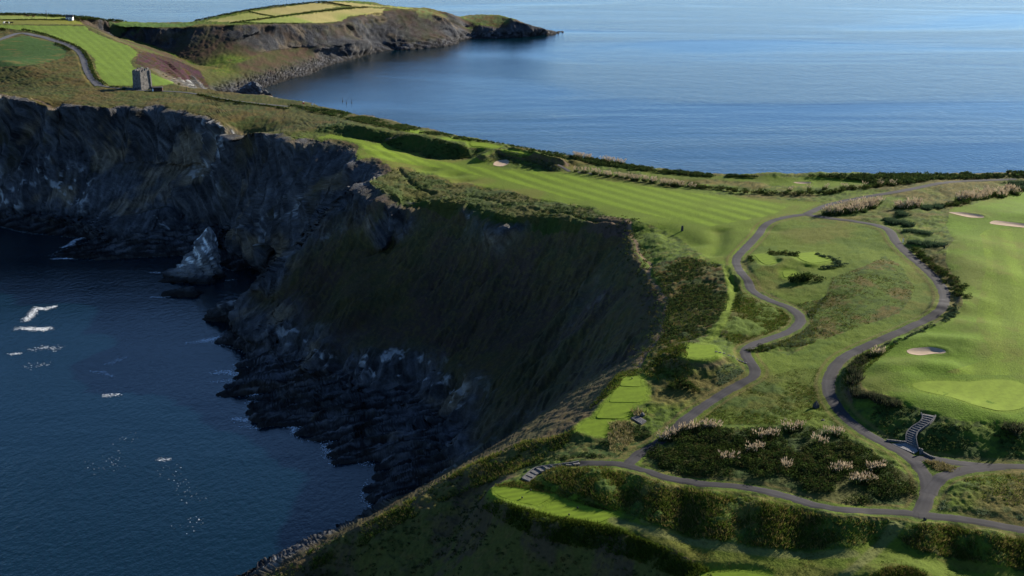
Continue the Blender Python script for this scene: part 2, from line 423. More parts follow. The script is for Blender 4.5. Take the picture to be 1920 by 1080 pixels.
# hummocks, hollows and old trenches of the links
for pts, amp, w in [
    ([(905, 300), (925, 290), (958, 288), (985, 293), (1005, 298), (1030, 306), (1047, 314)], 2.6, 3.5),
    ([(960, 286), (988, 293), (1030, 302), (1077, 308)], 1.8, 3.0),
    ([(1190, 425), (1202, 450), (1222, 490)], -1.6, 4.0),
    ([(1235, 428), (1270, 442), (1300, 455)], -1.1, 5.0),
    ([(1348, 432), (1350, 450), (1338, 475)], -1.0, 3.2),
    ([(1430, 428), (1450, 430)], -0.7, 4.0),
    ([(1370, 508), (1380, 545), (1374, 575)], -0.9, 1.6),
    ([(800, 318), (805, 318)], -0.9, 4.5), ([(845, 327), (852, 327)], -1.0, 4.5), ([(866, 338), (872, 338)], -0.9, 4),
    ([(700, 285), (740, 290)], 0.7, 5), ([(710, 300), (760, 303)], 0.6, 5),
    ([(748, 315), (757, 325), (770, 340), (785, 352), (812, 361)], -1.0, 1.1),
    ([(880, 365), (905, 370), (930, 377), (955, 385)], -0.8, 1.1),
    ([(1020, 397), (1060, 398), (1090, 408), (1120, 415), (1160, 416)], -0.9, 1.1),
    ([(1400, 520), (1440, 500), (1470, 492), (1500, 490)], 1.4, 6.0),
    ([(1450, 326), (1480, 328)], 1.6, 9), ([(1545, 328), (1600, 328)], 1.8, 8), ([(1640, 337), (1660, 337)], .6, 6),
    ([(1665, 690), (1720, 686), (1775, 692)], 1.1, 4.5), ([(1690, 640), (1740, 636), (1800, 642)], .9, 4.0), ([(1800, 655), (1840, 640), (1850, 610)], .7, 5), ([(1640, 720), (1690, 708)], .6, 4), ([(1830, 500), (1900, 520)], .7, 8), ([(1790, 480), (1830, 455)], .6, 6), ([(1850, 590), (1920, 580)], -.6, 8), ([(1700, 745), (1800, 760), (1880, 785)], .5, 4), ([(1760, 580), (1830, 565)], .7, 5), ([(1840, 390), (1900, 385)], .6, 8),
    ([(1640, 1092), (1690, 1080), (1720, 1088)], 2.2, 5.0),
    ([(1780, 575), (1800, 572)], 0.5, 4), ([(1755, 612), (1790, 605)], 0.5, 4),
    ([(1550, 470), (1610, 455), (1660, 470)], -0.4, 9), ([(1590, 545), (1650, 500)], 0.9, 7),
    ([(620, 235), (640, 240)], -0.6, 6), ([(300, 200), (330, 190)], 0.9, 8), ([(380, 185), (420, 200)], -0.8, 8), ([(450, 215), (520, 230)], 0.9, 12), ([(360, 200), (395, 200)], 1.0, 7),
    ([(960, 980), (1020, 1000), (1150, 1010), (1260, 1050)], 1.2, 4.0),
    ([(1118, 895), (1128, 932)], 0.6, 3.2), ([(1225, 905), (1240, 972)], .7, 3.6), ([(1330, 932), (1348, 995)], .8, 3.6), ([(1430, 948), (1450, 1015)], .6, 3.4), ([(1575, 972), (1592, 1015)], .7, 3.6),
    ([(1170, 905), (1190, 962)], -.8, 3.6), ([(1280, 920), (1292, 990)], -.8, 3.6), ([(1385, 942), (1402, 1005)], -.8, 3.6), ([(1500, 962), (1522, 1022)], -.8, 4), ([(1640, 975), (1645, 1005)], -.8, 3),
    ([(1735, 990), (1745, 1032)], 1.1, 3.2), ([(1792, 1000), (1802, 1042)], -1.2, 4), ([(1855, 1010), (1875, 1052)], 1.3, 4), ([(1900, 1020), (1915, 1058)], -.8, 4),
    ([(80, 196), (100, 200)], -1.2, 6),
]:
    add_ridge(pts, amp, w)

# ---- outlines traced on the ground
TEES = {
    'tee_a': [(1170, 706), (1199, 705), (1201, 725), (1161, 724)],
    'tee_b': [(1156, 726), (1212, 725), (1204, 754), (1141, 754)],
    'tee_c': [(1134, 756), (1189, 756), (1174, 785), (1117, 784)],
    'tee_d': [(1101, 787), (1148, 785), (1140, 814), (1118, 817), (1082, 806)],
    'tee_e': [(924, 923), (940, 912), (987, 915), (1033, 925), (1030, 937), (1007, 947), (967, 938), (933, 932)],
    'tee_f': [(1040, 940), (1100, 947), (1160, 960), (1140, 973), (1120, 981), (1060, 972), (1013, 963)],
    'tee_g': [(1287, 648), (1338, 648), (1342, 670), (1310, 673), (1286, 670)],
    'tee_h': [(1412, 481), (1433, 478), (1457, 487), (1440, 493), (1422, 489)],
    'tee_i': [(1493, 478), (1530, 475), (1557, 490), (1520, 496)],
    'tee_j': [(1467, 507), (1490, 507), (1493, 517), (1470, 522)],
    'tee_k': [(750, 241), (795, 247), (787, 250), (757, 245)],
    'tee_l': [(830, 257), (863, 258), (883, 262), (877, 266), (838, 262)],
    'tee_m': [(880, 267), (905, 268), (938, 274), (927, 278), (883, 274)],
    'tee_n': [(942, 279), (973, 282), (995, 288), (983, 291), (955, 286)],
    'tee_o': [(1312, 1072), (1395, 1068), (1440, 1078), (1440, 1100), (1300, 1100)],
}
GREEN = [(1710, 723), (1723, 717), (1763, 714), (1813, 716), (1863, 712), (1897, 714), (1922, 722), (1936, 740), (1925, 759), (1907, 768), (1873, 770), (1830, 760), (1780, 744), (1730, 733)]
BUNKERS = {
    'bunker_a': [(1697, 658), (1710, 653), (1747, 651), (1773, 657), (1775, 663), (1750, 663), (1727, 667), (1704, 664)],
    'bunker_b': [(1775, 398), (1800, 398), (1843, 404), (1848, 409), (1817, 408), (1795, 403)],
    'bunker_c': [(1852, 419), (1863, 413), (1920, 420), (1962, 426), (1962, 431), (1920, 427), (1872, 422)],
    'bunker_d': [(922, 310), (930, 301), (952, 299), (959, 304), (943, 313)],
    'bunker_e': [(1483, 342), (1500, 341), (1524, 342), (1522, 345), (1500, 345)],
}
PATHS = {
    'west': ([(1512, 402), (1470, 408), (1437, 420), (1422, 440), (1400, 463), (1381, 485), (1386, 507), (1403, 527), (1410, 545), (1442, 563), (1482, 578), (1501, 596), (1494, 612), (1465, 628), (1420, 643), (1398, 656),
              (1402, 672), (1416, 692), (1413, 706), (1385, 721), (1335, 751), (1290, 783), (1265, 806), (1232, 832), (1200, 850), (1177, 872)], 3.0),
    'south': ([(1086, 868), (1130, 869), (1177, 873), (1230, 890), (1290, 904), (1390, 913), (1450, 924), (1500, 938), (1535, 950), (1600, 957), (1680, 961), (1725, 966)], 2.8),
    'east': ([(1512, 402), (1545, 408), (1600, 415), (1645, 423), (1668, 433), (1680, 453), (1700, 474), (1735, 504), (1760, 530), (1772, 557), (1762, 582), (1735, 600), (1680, 625), (1620, 651), (1580, 672), (1560, 697),
              (1553, 720), (1560, 748), (1590, 787), (1640, 822), (1692, 848), (1722, 874), (1738, 900), (1739, 930), (1728, 955), (1722, 968)], 3.2),
    'fork_upper': ([(1715, 860), (1752, 860), (1800, 869), (1863, 874), (1935, 875), (2010, 874)], 2.8),
    'fork_lower': ([(1741, 925), (1756, 902), (1785, 887), (1830, 878), (1880, 875)], 3.4),
    'right': ([(1722, 966), (1780, 971), (1850, 981), (1920, 994), (2000, 1010)], 3.0),
    'north': ([(1512, 402), (1542, 388), (1570, 380), (1620, 370), (1680, 360), (1722, 352), (1760, 344), (1800, 340), (1850, 338), (1905, 336)], 3.0),
    'crest': ([(1046, 309), (1053, 312), (1061, 318), (1069, 322)], 2.0),
    'crest_b': ([(1080, 322), (1105, 325), (1132, 328)], 2.0),
    'road': ([(-60, 92), (0, 74), (22, 66), (40, 62), (62, 66), (85, 71), (108, 78), (128, 85), (146, 94), (155, 104), (160, 117), (165, 132), (174, 148), (187, 161)], 5.2),
    'track': ([(187, 161), (215, 165), (250, 169), (305, 171), (340, 173), (372, 177), (420, 186), (470, 193), (540, 200)], 2.2),
}
PATHW = {}
for k, (pts, w) in PATHS.items():
    P = spline(pts, 8)
    W = hit(P[:, 0], P[:, 1])
    # even, smooth spacing on the ground
    seg = np.hypot(np.diff(W[:, 0]), np.diff(W[:, 1]))
    s = np.concatenate([[0], np.cumsum(seg)])
    n = int(s[-1] / (.8 if W[:, 1].mean() < 600 else 2.0)) + 2
    q = np.linspace(0, s[-1], n)
    X, Y = np.interp(q, s, W[:, 0]), np.interp(q, s, W[:, 1])
    for _ in range(6):
        X[1:-1] = 0.25 * X[:-2] + 0.5 * X[1:-1] + 0.25 * X[2:]; Y[1:-1] = 0.25 * Y[:-2] + 0.5 * Y[1:-1] + 0.25 * Y[2:]
    PATHW[k] = (np.column_stack([X, Y]), w)

ROUGH = np.ones((FX, FY), np.float32)            # how much small relief the ground carries
PATHM = np.zeros((FX, FY), np.float32)
Hs = H.copy()
for k, (P, w) in PATHW.items():
    zc = gh(P[:, 0], P[:, 1])
    for _ in range(10):
        zc[1:-1] = 0.25 * zc[:-2] + 0.5 * zc[1:-1] + 0.25 * zc[2:]
    for a in range(0, len(P) - 1, 12):
        Q = P[a:a + 13]; zq = zc[a:a + 13]
        sl, XX, YY = window(Q, w + 3)
        best = np.full(XX.shape, 1e9); zz = np.zeros(XX.shape)
        for i in range(len(Q) - 1):
            p, q = Q[i], Q[i + 1]; ab = q - p
            t = np.clip(((XX - p[0]) * ab[0] + (YY - p[1]) * ab[1]) / max((ab ** 2).sum(), 1e-9), 0, 1)
            d = np.hypot(XX - p[0] - t * ab[0], YY - p[1] - t * ab[1])
            m = d < best
            best = np.where(m, d, best); zz = np.where(m, zq[i] + t * (zq[i + 1] - zq[i]), zz)
        wgt = 1 - smooth(w * 0.5 + 0.5, w * 0.5 + 2.6, best)
        H[sl] = H[sl] * (1 - wgt) + zz * wgt
        PATHM[sl] = np.maximum(PATHM[sl], wgt)
        ROUGH[sl] = np.minimum(ROUGH[sl], smooth(w * 0.5 + 0.3, w * 0.5 + 1.8, best))

TEEW = {}
for k, poly in TEES.items():
    P = hitp(poly, True, 3)
    n = len(P)
    for _ in range(3 if k not in ('tee_e', 'tee_f') else 6):
        P = 0.25 * np.roll(P, 1, 0) + 0.5 * P + 0.25 * np.roll(P, -1, 0)
    sl, XX, YY = window(P, 4)
    ins = pip(XX, YY, P[:, :2])
    d = dist_line(XX, YY, P, True)
    A = np.column_stack([XX[ins], YY[ins], np.ones(ins.sum())])
    c, *_ = np.linalg.lstsq(A, H[sl][ins], rcond=None)
    c[:2] = np.clip(c[:2], -0.06, 0.06)
    c[2] = (H[sl][ins] - A[:, :2] @ c[:2]).mean()
    plane = c[0] * XX + c[1] * YY + c[2]
    wgt = np.where(ins, 1, 1 - smooth(0.6, 2.6, d))
    H[sl] = H[sl] * (1 - wgt) + (plane - 0.05) * wgt
    ROUGH[sl] = np.minimum(ROUGH[sl], np.where(ins, 0, smooth(0.3, 1.6, d)))
    TEEW[k] = (P, c)

# flights of stone steps: (left edge, right edge) from the foot upwards
STAIRS = {
    'right': ([(1700, 831), (1700, 815), (1706, 806), (1715, 799), (1726, 792), (1731, 783), (1728, 776)], [(1720, 839), (1717, 826), (1718, 813), (1729, 803), (1740, 795), (1748, 786), (1753, 779)], 15),
    'left': ([(980, 899), (996, 887.5), (1012, 881), (1037, 875), (1064, 869.5), (1086, 866.5)], [(992, 902), (1007, 889.5), (1022, 883), (1044, 876), (1064, 872), (1088, 870)], 9),
    'small': ([(1183, 783), (1196, 779)], [(1203, 795), (1212, 789)], 4),
}
STAIRW = {}
for k, (a_, b_, n) in STAIRS.items():
    A = spline(a_, 6); B = spline(b_, 6)
    A = hit(A[:, 0], A[:, 1]); B = hit(B[:, 0], B[:, 1])
    q = np.linspace(0, 1, n + 1)
    def resam(P):
        s_ = np.concatenate([[0], np.cumsum(np.hypot(np.diff(P[:, 0]), np.diff(P[:, 1])))])
        return np.column_stack([np.interp(q * s_[-1], s_, P[:, i]) for i in range(3)])
    A, B = resam(A), resam(B)
    zc = 0.5 * (A[:, 2] + B[:, 2]); zl = np.linspace(zc[0], zc[-1], n + 1)
    zc = np.maximum.accumulate(0.35 * zc + 0.65 * zl) if zc[-1] > zc[0] else zl
    A[:, 2] = zc; B[:, 2] = zc
    STAIRW[k] = (A, B)
    poly = np.vstack([A, B[::-1]])
    sl, XX, YY = window(poly, 3)
    ins = pip(XX, YY, poly[:, :2]); d = dist_line(XX, YY, poly, True)
    mid = 0.5 * (A + B); zz = np.zeros(XX.shape); best = np.full(XX.shape, 1e9)
    for p, q_ in zip(mid[:-1], mid[1:]):
        ab = (q_ - p)[:2]; t = np.clip(((XX - p[0]) * ab[0] + (YY - p[1]) * ab[1]) / max((ab ** 2).sum(), 1e-9), 0, 1)
        dd = np.hypot(XX - p[0] - t * ab[0], YY - p[1] - t * ab[1]); m = dd < best
        best = np.where(m, dd, best); zz = np.where(m, p[2] + t * (q_[2] - p[2]), zz)
    w_ = np.where(ins, 1, 1 - smooth(.2, 1.4, d))
    H[sl] = H[sl] * (1 - w_) + (zz - .35) * w_
    ROUGH[sl] = np.minimum(ROUGH[sl], np.where(ins, 0, smooth(.2, 1.2, d)))

BUNKW = {}
for k, poly in BUNKERS.items():
    P = hitp(poly, True, 6)
    for _ in range(2):
        P = 0.25 * np.roll(P, 1, 0) + 0.5 * P + 0.25 * np.roll(P, -1, 0)
    sl, XX, YY = window(P, 5)
    ins = pip(XX, YY, P[:, :2]); d = dist_line(XX, YY, P, True)
    sd = np.where(ins, d, -d)
    cx, cy = P[:, 0].mean(), P[:, 1].mean()
    side = np.clip(((XX - cx) * 0.8 + (YY - cy) * 0.6) / 3.0, -1, 1)       # the steep lip stands on the sunward side
    depth = smooth(-0.2, 1.6, sd) * (0.34 + 0.14 * side)
    lip = np.exp(-((sd + 0.8) / 0.9) ** 2) * (0.05 + 0.16 * np.maximum(side, 0))
    H[sl] += -1.0 * depth + lip
    ROUGH[sl] = np.minimum(ROUGH[sl], smooth(0, 2.0, -sd) * (1 - ins))
    BUNKW[k] = P

# ------------------------------------------------------------------ what grows where (outlines in plan, colours are surface colours)
def plan(*pts, step=12):
    return hitp(pts, True, step)[:, :2]

FAIR1 = plan((593, 257), (622, 252), (650, 257), (672, 261), (700, 268), (712, 268), (722, 267), (730, 273), (737, 279), (752, 280), (762, 286), (782, 288), (790, 292), (802, 298), (830, 298), (847, 301), (872, 300), (890, 296), (905, 302), (922, 312), (960, 317), (985, 316), (1030, 321),
             (1060, 321), (1085, 323), (1110, 329), (1150, 335), (1190, 342), (1230, 349), (1300, 357), (1340, 364), (1420, 371), (1510, 378), (1545, 379), (1500, 402), (1440, 415), (1420, 430), (1400, 455), (1376, 480), (1374, 497), (1340, 495), (1318, 478), (1300, 466),
             (1270, 445), (1240, 430), (1220, 421), (1182, 411), (1140, 405), (1115, 388), (1060, 380), (1000, 372), (965, 358), (930, 352), (897, 350), (887, 345), (870, 342), (847, 344), (842, 338), (830, 333), (812, 325), (780, 322), (778, 315), (753, 313), (735, 315), (728, 307), (718, 305), (712, 298), (697, 295),
             (670, 297), (668, 287), (673, 275), (670, 270), (650, 263), (625, 260), (610, 258), (600, 261))
FAIR1_IN = plan((680, 272), (715, 272), (740, 283), (765, 290), (790, 297), (850, 306), (920, 317), (1000, 322), (1080, 330), (1200, 348), (1330, 366), (1430, 376), (1485, 384), (1450, 402), (1400, 412), (1330, 425), (1230, 405), (1150, 387), (1060, 370), (980, 347), (920, 334), (850, 318), (770, 308), (720, 300), (685, 285))
FAIR2 = plan((1780, 391), (1820, 385), (1860, 372), (1920, 356), (1990, 345), (1990, 795), (1920, 792), (1860, 790), (1800, 788), (1750, 775), (1700, 757), (1680, 745), (1640, 738), (1617, 727), (1610, 702), (1640, 668), (1680, 632), (1740, 614), (1790, 592), (1806, 570), (1802, 545), (1790, 520), (1772, 490), (1776, 465), (1790, 450), (1775, 425))
FAIR2_IN = plan((1838, 440), (1850, 431), (1920, 427), (1990, 425), (1990, 705), (1800, 702), (1773, 697), (1847, 677), (1862, 663), (1847, 637), (1830, 607), (1835, 560), (1850, 500), (1842, 455))
FAIR3 = plan((1230, 319), (1280, 327), (1330, 331), (1420, 331), (1470, 332), (1530, 331), (1570, 330), (1600, 332), (1648, 339), (1640, 345), (1560, 350), (1480, 349), (1400, 341), (1340, 337), (1280, 337), (1200, 328))
LOOP = plan((1440, 412), (1510, 405), (1600, 418), (1660, 432), (1690, 470), (1740, 510), (1762, 545), (1760, 575), (1720, 600), (1640, 632), (1580, 668), (1552, 690), (1545, 720), (1500, 700), (1440, 720), (1420, 712), (1408, 670), (1405, 655), (1480, 665), (1560, 625), (1520, 600), (1515, 580), (1420, 540), (1395, 500), (1392, 480), (1420, 450))
LOWFIELD = plan((1420, 712), (1500, 690), (1548, 690), (1545, 730), (1560, 765), (1610, 815), (1560, 805), (1480, 795), (1350, 795), (1290, 795), (1300, 780), (1340, 752))
TRIROUGH = plan((1660, 480), (1690, 500), (1712, 535), (1708, 562), (1685, 588), (1640, 603), (1585, 622), (1530, 640), (1500, 620), (1510, 595), (1490, 570), (1545, 560), (1560, 520), (1620, 500))
GORSE = plan((1205, 848), (1260, 808), (1310, 796), (1380, 806), (1480, 797), (1570, 808), (1640, 850), (1690, 885), (1720, 905), (1722, 930), (1700, 945), (1600, 948), (1520, 935), (1430, 912), (1300, 895), (1230, 880))
BANK_R = plan((1590, 770), (1600, 745), (1680, 757), (1742, 780), (1800, 800), (1925, 800), (1990, 800), (1990, 866), (1850, 866), (1750, 858), (1715, 838), (1660, 824), (1620, 800))
BERMG = plan((1050, 872), (1130, 879), (1200, 895), (1300, 920), (1420, 939), (1500, 956), (1600, 966), (1655, 972), (1684, 986), (1680, 998), (1640, 1014), (1560, 1031), (1440, 1027), (1300, 1006), (1180, 966), (1120, 943), (1050, 915), (1015, 895))
BERMG2 = plan((1702, 992), (1730, 984), (1790, 988), (1850, 1001), (1930, 1014), (2000, 1026), (2000, 1080), (1930, 1070), (1850, 1056), (1765, 1042), (1712, 1030), (1690, 1012))
LOWFAIR = plan((1180, 972), (1300, 1010), (1440, 1031), (1560, 1035), (1640, 1016), (1684, 998), (1700, 1030), (1760, 1046), (1850, 1060), (1990, 1078), (1990, 1130), (1280, 1130), (1330, 1062), (1265, 1030), (1160, 985))
HEATH_BAND = plan((690, 338), (735, 318), (760, 318), (800, 328), (840, 342), (850, 348), (890, 350), (905, 353), (960, 360), (1000, 374), (1050, 381), (1110, 391), (1118, 402), (1180, 412), (1184, 445), (1100, 432), (960, 425), (840, 400), (720, 375))
HEATHER = plan((262, 97), (290, 100), (333, 113), (375, 133), (392, 164), (333, 156), (300, 136), (252, 118), step=6)
FIELD_A = plan((0, 47), (160, 49), (166, 56), (197, 70), (240, 86), (257, 97), (256, 104), (243, 115), (252, 127), (283, 137), (330, 157), (290, 161), (205, 160), (190, 147), (182, 133), (178, 112), (163, 95), (130, 79), (85, 66), (43, 57), (0, 52), (-60, 50), (-60, 46), step=6)
FIELD_B = plan((-60, 82), (0, 76), (45, 67), (85, 73), (110, 83), (125, 94), (120, 108), (90, 117), (40, 124), (0, 125), (-60, 126), step=6)
FIELD_C = plan((-60, 38), (0, 38), (150, 38), (157, 46), (0, 46), (-60, 45), step=5)
FIELD_D = plan((-60, 29), (0, 29), (126, 33), (127, 36), (0, 36), (-60, 36), step=5)
FIELD_E = plan((205, 43), (235, 42), (330, 44), (372, 45), (345, 50), (230, 51), (207, 50), step=5)
FARF_A = plan((382, 40), (465, 24), (512, 31), (445, 41), step=5)
FARF_B = plan((470, 22), (590, 5), (640, 12), (515, 30), step=5)
FARF_C = plan((462, 42), (520, 33), (640, 19), (690, 15), (722, 16), (716, 24), (655, 30), (640, 40), (600, 43), (520, 42), step=5)
FARF_D = plan((622, 5), (645, 4), (740, 13), (785, 16), (760, 17), (725, 13), (660, 11), step=5)
FARCAP = plan((787, 14), (835, 26), (838, 32), (815, 40), (787, 33), (780, 24), step=5)
FARISLE = plan((868, 29), (900, 27), (962, 36), (975, 44), (930, 48), (905, 44), (880, 40), step=5)
GULLEYS = [plan(*p) for p in ([(1226, 497), (1290, 482), (1355, 497), (1366, 520), (1360, 580), (1320, 630), (1230, 700), (1205, 690), (1240, 630), (1250, 570)],)]
PATH_E = plan((1368, 500), (1380, 540), (1374, 580), (1350, 625), (1385, 650), (1440, 630), (1490, 605), (1480, 583), (1410, 550), (1395, 520))
DRYP = plan((1145, 792), (1180, 790), (1190, 800), (1185, 830), (1165, 850), (1145, 850), (1140, 820))
BANK1 = plan((725, 266), (747, 257), (763, 252), (797, 254), (830, 263), (863, 271), (897, 283), (890, 295), (847, 300), (802, 296), (788, 289), (762, 284), (737, 278), (726, 269), step=6)
BANK2 = plan((588, 248), (608, 232), (638, 229), (663, 234), (697, 242), (727, 247), (738, 255), (713, 267), (697, 264), (673, 259), (652, 256), (622, 251), step=6)
TEE_SKIRT = plan((1040, 818), (1090, 812), (1145, 818), (1190, 785), (1230, 820), (1180, 862), (1090, 862), (1020, 870), (960, 885), (1000, 850))

for poly, amt in [(FAIR1, .12), (FAIR2, .12), (FAIR3, .3), (LOOP, .35), (LOWFIELD, .6), (FIELD_A, .25), (FIELD_B, .3), (FIELD_C, .4), (FIELD_D, .4), (FARF_A, .3), (FARF_B, .3), (FARF_C, .3), (FARF_D, .3), (LOWFAIR, .45), (BERMG, 1.8), (BERMG2, 1.8), (HEATH_BAND, 1.5), (TRIROUGH, 1.0)] + [(g, 1.7) for g in GULLEYS]:
    P = np.column_stack([poly, np.zeros(len(poly))])
    sl, XX, YY = window(P, 1)
    ins = pip(XX, YY, poly)
    ROUGH[sl] = np.where(ins, np.minimum(ROUGH[sl], 1.0) * amt, ROUGH[sl])
ROUGH = blur(ROUGH, 2)
g0, g1 = np.gradient(blur(H, 2), FC)
SLOPE = np.hypot(g0, g1).astype(np.float32)

# ------------------------------------------------------------------ terrain mesh: one sheet, rows packed where the ground is steep
NA, NR = 1280, 840
ta = np.linspace(-0.50, 0.53, NA)
rr = np.concatenate([np.arange(178, 520, 0.5), np.arange(520, 1470, 1.0)])
TX = ta[:, None] * rr[None]; TY = np.broadcast_to(rr[None], TX.shape)
HZ = gh(TX, TY)
pu, pv = proj(TX, TY, HZ)
dr = np.diff(rr)
dpx = np.hypot(np.diff(pu, axis=1), np.diff(pv, axis=1))
dz_ = np.abs(np.diff(HZ, axis=1))
wet = (HZ[:, 1:] < -2) & (HZ[:, :-1] < -2)
den = dpx + 0.10 * dr[None] + 0.12 * dz_
den = np.where(wet, 0.004, den)
k = 9
cs = np.cumsum(np.pad(den, ((k + 1, k), (0, 0)), mode='edge'), axis=0)
den = (cs[2 * k + 1:] - cs[:-2 * k - 1]) / (2 * k + 1)
cum = np.concatenate([np.zeros((NA, 1)), np.cumsum(den, axis=1)], axis=1)
R = np.empty((NA, NR))
for i in range(NA):
    R[i] = np.interp(np.linspace(0, cum[i, -1], NR), cum[i], rr)
VX = ta[:, None] * R; VY = R
VX = VX.ravel(); VY = VY.ravel()
VZ = gh(VX, VY)
ra = samp(ROUGH, VX, VY); sl_ = samp(SLOPE, VX, VY)
far = smooth(560, 800, VY)
WESTPOLY = np.vstack([BROW[:, :2], SPUR[1:, :2] + [0, 3], WEST_WATER[:, :2]])
FRONTPOLY = np.vstack([SPUR[1:, :2] + [0, 3], [(-75, 235), (-40, 225), (60, 200)], hitp([(1330, 1072), (1265, 1036), (1150, 990), (1040, 970), (955, 956), (918, 942), (906, 918), (960, 880), (1030, 850)], False, 20)[:, :2]])
farl = smooth(930, 1010, VY + VX * .3)
inland = smooth(-52, -40, VX) * (1 - smooth(300, 318, VY)) + smooth(20, 40, VX) * (1 - smooth(440, 460, VY)) + smooth(-45, -25, VX) * smooth(500, 520, VY) * (1 - smooth(700, 720, VY))
wcl = smooth(490, 540, VY - VX * .25) * (1 - farl)
steep = (smooth(0.75 - .22 * wcl, 1.25 - .35 * wcl, sl_) * (1 - farl) + smooth(.42, .8, sl_) * farl) * smooth(-1, 2, VZ) * (1 - np.clip(inland, 0, 1) * smooth(6, 12, VZ)) * (1 - pip(VX, VY, BANK1)) * (1 - pip(VX, VY, BANK2))
# small relief: tussocks on the turf, ribs and ledges on the rock
n1 = fbm(VX, VY, 9.0, 4) - 0.5
n2 = fbm(VX + 50, VY, 1.9, 3, 0.6) - 0.5
low = smooth(-1.0, 0.6, VZ)
lowc = pip(VX, VY, WESTPOLY) * (1 - smooth(8, 16, VZ + 9 * (fbm(VX, VY + 70, 14, 3) - .5))) * smooth(2.5, 4.5, VZ)
steep = np.maximum(steep, .75 * lowc)
inF = pip(VX, VY, FRONTPOLY); bk = pip(VX, VY, BANK1) | pip(VX, VY, BANK2)
ra = np.where(inF | bk, np.maximum(ra, 1.7), ra)
VZ = VZ + low * (1 - steep) * ra * (n1 * 1.3 + n2 * (0.75 + 0.15 * far))
shelf = (1 - smooth(4, 10, VZ)) * smooth(-3.5, -0.5, VZ)
strata = np.abs(((VX * 0.26 - VY * 0.966 + 5 * n1) / 6.5) % 1.0 - 0.5) * 2
strata = .7 * strata + .3 * np.abs(((VX * 0.26 - VY * 0.966 + 3 * n1) / 2.1) % 1.0 - 0.5) * 2
VZ = VZ + shelf * (strata ** .8 * 3.4 - 1.8 + n2 * .9) * smooth(0.02, 0.2, ra)
# ribs and runnels down the west slope
ac = VX * .81 - VY * .59; dn = VX * .59 + VY * .81
wmask = smooth(.42, .6, sl_) * (1 - smooth(28, 50, VX)) * smooth(318, 335, VY) * (1 - smooth(535, 560, VY)) * smooth(3, 8, VZ)
rib = fbm(ac + 4 * n1, dn * .2, 10.0, 4, .55) - .5
VZ = VZ + wmask * (rib * 9.0 + n1 * 1.5 - .8 + (1 - np.abs(fbm(ac + dn * .25, dn * .2, 2.4, 3, .6) * 2 - 1) - .72) * 1.5)
rock = np.clip(steep + shelf, 0, 1) * smooth(0.05, 0.5, ra + steep)
g0, g1 = np.gradient(blur(H, 6), FC)
nxv = -samp(g0, VX, VY); nyv = -samp(g1, VX, VY)
nl = np.hypot(nxv, nyv) + 1e-6
big = fbm3(VX, VY, VZ * 0.45, 17.0, 4, 0.55) - 0.5
rid = 1 - np.abs(fbm3(VX + VZ * 0.35, VY - VZ * 0.2, VZ * 0.3, 6.5, 4, 0.6) * 2 - 1)
tx, ty = -nyv / nl, nxv / nl
cal = VX * .80 - VY * .60                                    # along the coast
def ridged(a): return 1 - np.abs(a * 2 - 1)
butt = ridged(fbm(cal + 4 * n1, (VX + VY) * .12, 24.0, 3, .5)) - .68          # tall buttresses and clefts
bed = cal * .62 + VZ * .55 + 0.5 * (fbm3(VX, VY, VZ, 22.0, 2) - .5)           # slanting beds
saw = (bed / 5.2) % 1.0; saw2 = (bed / 1.7 + .3 * n1) % 1.0
disp = (big * 5.5 + butt * 17.0 + (rid - 0.72) * 2.0 + (saw ** 1.6 - .4) * 2.0 + (saw2 - .5) * .7) * steep * smooth(0.5, 6, VZ)
VX = VX + nxv / nl * disp; VY = VY + nyv / nl * disp
VZ = VZ + steep * (fbm3(VX, VY, VZ, 2.6, 3, .6) - 0.5) * 1.3

# ------------------------------------------------------------------ surface colours per vertex (albedo only)
def col(*c):
    return np.array(c, np.float32)
def mix(a, b, t):
    t = np.asarray(t, np.float32)
    if t.ndim == 1:
        t = t[:, None]
    return a * (1 - t) + b * t

jx = (fbm(VX, VY, 2.6, 3) - 0.5) * 2.6; jy = (fbm(VX + 91, VY + 33, 2.6, 3) - 0.5) * 2.6
QX, QY = VX + jx * np.clip(ra * 1.2, 0.1, 1.0), VY + jy * np.clip(ra * 1.2, 0.1, 1.0)
p1 = fbm(VX, VY, 26.0, 4); p2 = fbm(VX + 400, VY, 7.0, 4, 0.6); p3 = fbm(VX, VY + 300, 1.5, 3, 0.65); p4 = fbm(VX + 77, VY + 11, 60.0, 3)
def tuft(lo, hi, p):
    return smooth(lo, hi, p)

C_FAIR = col(0.090, 0.136, 0.008); C_SEMI = col(0.077, 0.110, 0.009); C_STRAW = col(0.17, 0.135, 0.040)
C_ROUGH = col(0.052, 0.080, 0.008); C_DARKG = col(0.022, 0.038, 0.007); C_BROWN = col(0.078, 0.056, 0.016)
C_HEATH = col(0.047, 0.036, 0.018); C_HEATHER = col(0.046, 0.023, 0.032); C_OLIVE = col(0.050, 0.051, 0.012)
C_ROCK = col(0.050, 0.051, 0.054); C_ROCKL = col(0.105, 0.105, 0.106); C_WET = col(0.018, 0.017, 0.016); C_SAND = col(0.46, 0.36, 0.27); C_PATH = col(0.07, 0.067, 0.072); C_EARTH = col(0.15, 0.10, 0.062)

c = np.tile(C_ROUGH, (len(VX), 1))
c = mix(c, C_SEMI, tuft(0.48, 0.62, p2) * 0.7)
c = mix(c, C_BROWN, tuft(0.50, 0.66, p1) * 0.75)
c = mix(c, C_DARKG, tuft(0.52, 0.70, p3) * 0.75)
c = mix(c, C_STRAW, tuft(0.62, 0.78, fbm(VX + 31, VY, 3.2, 3)) * 0.35)
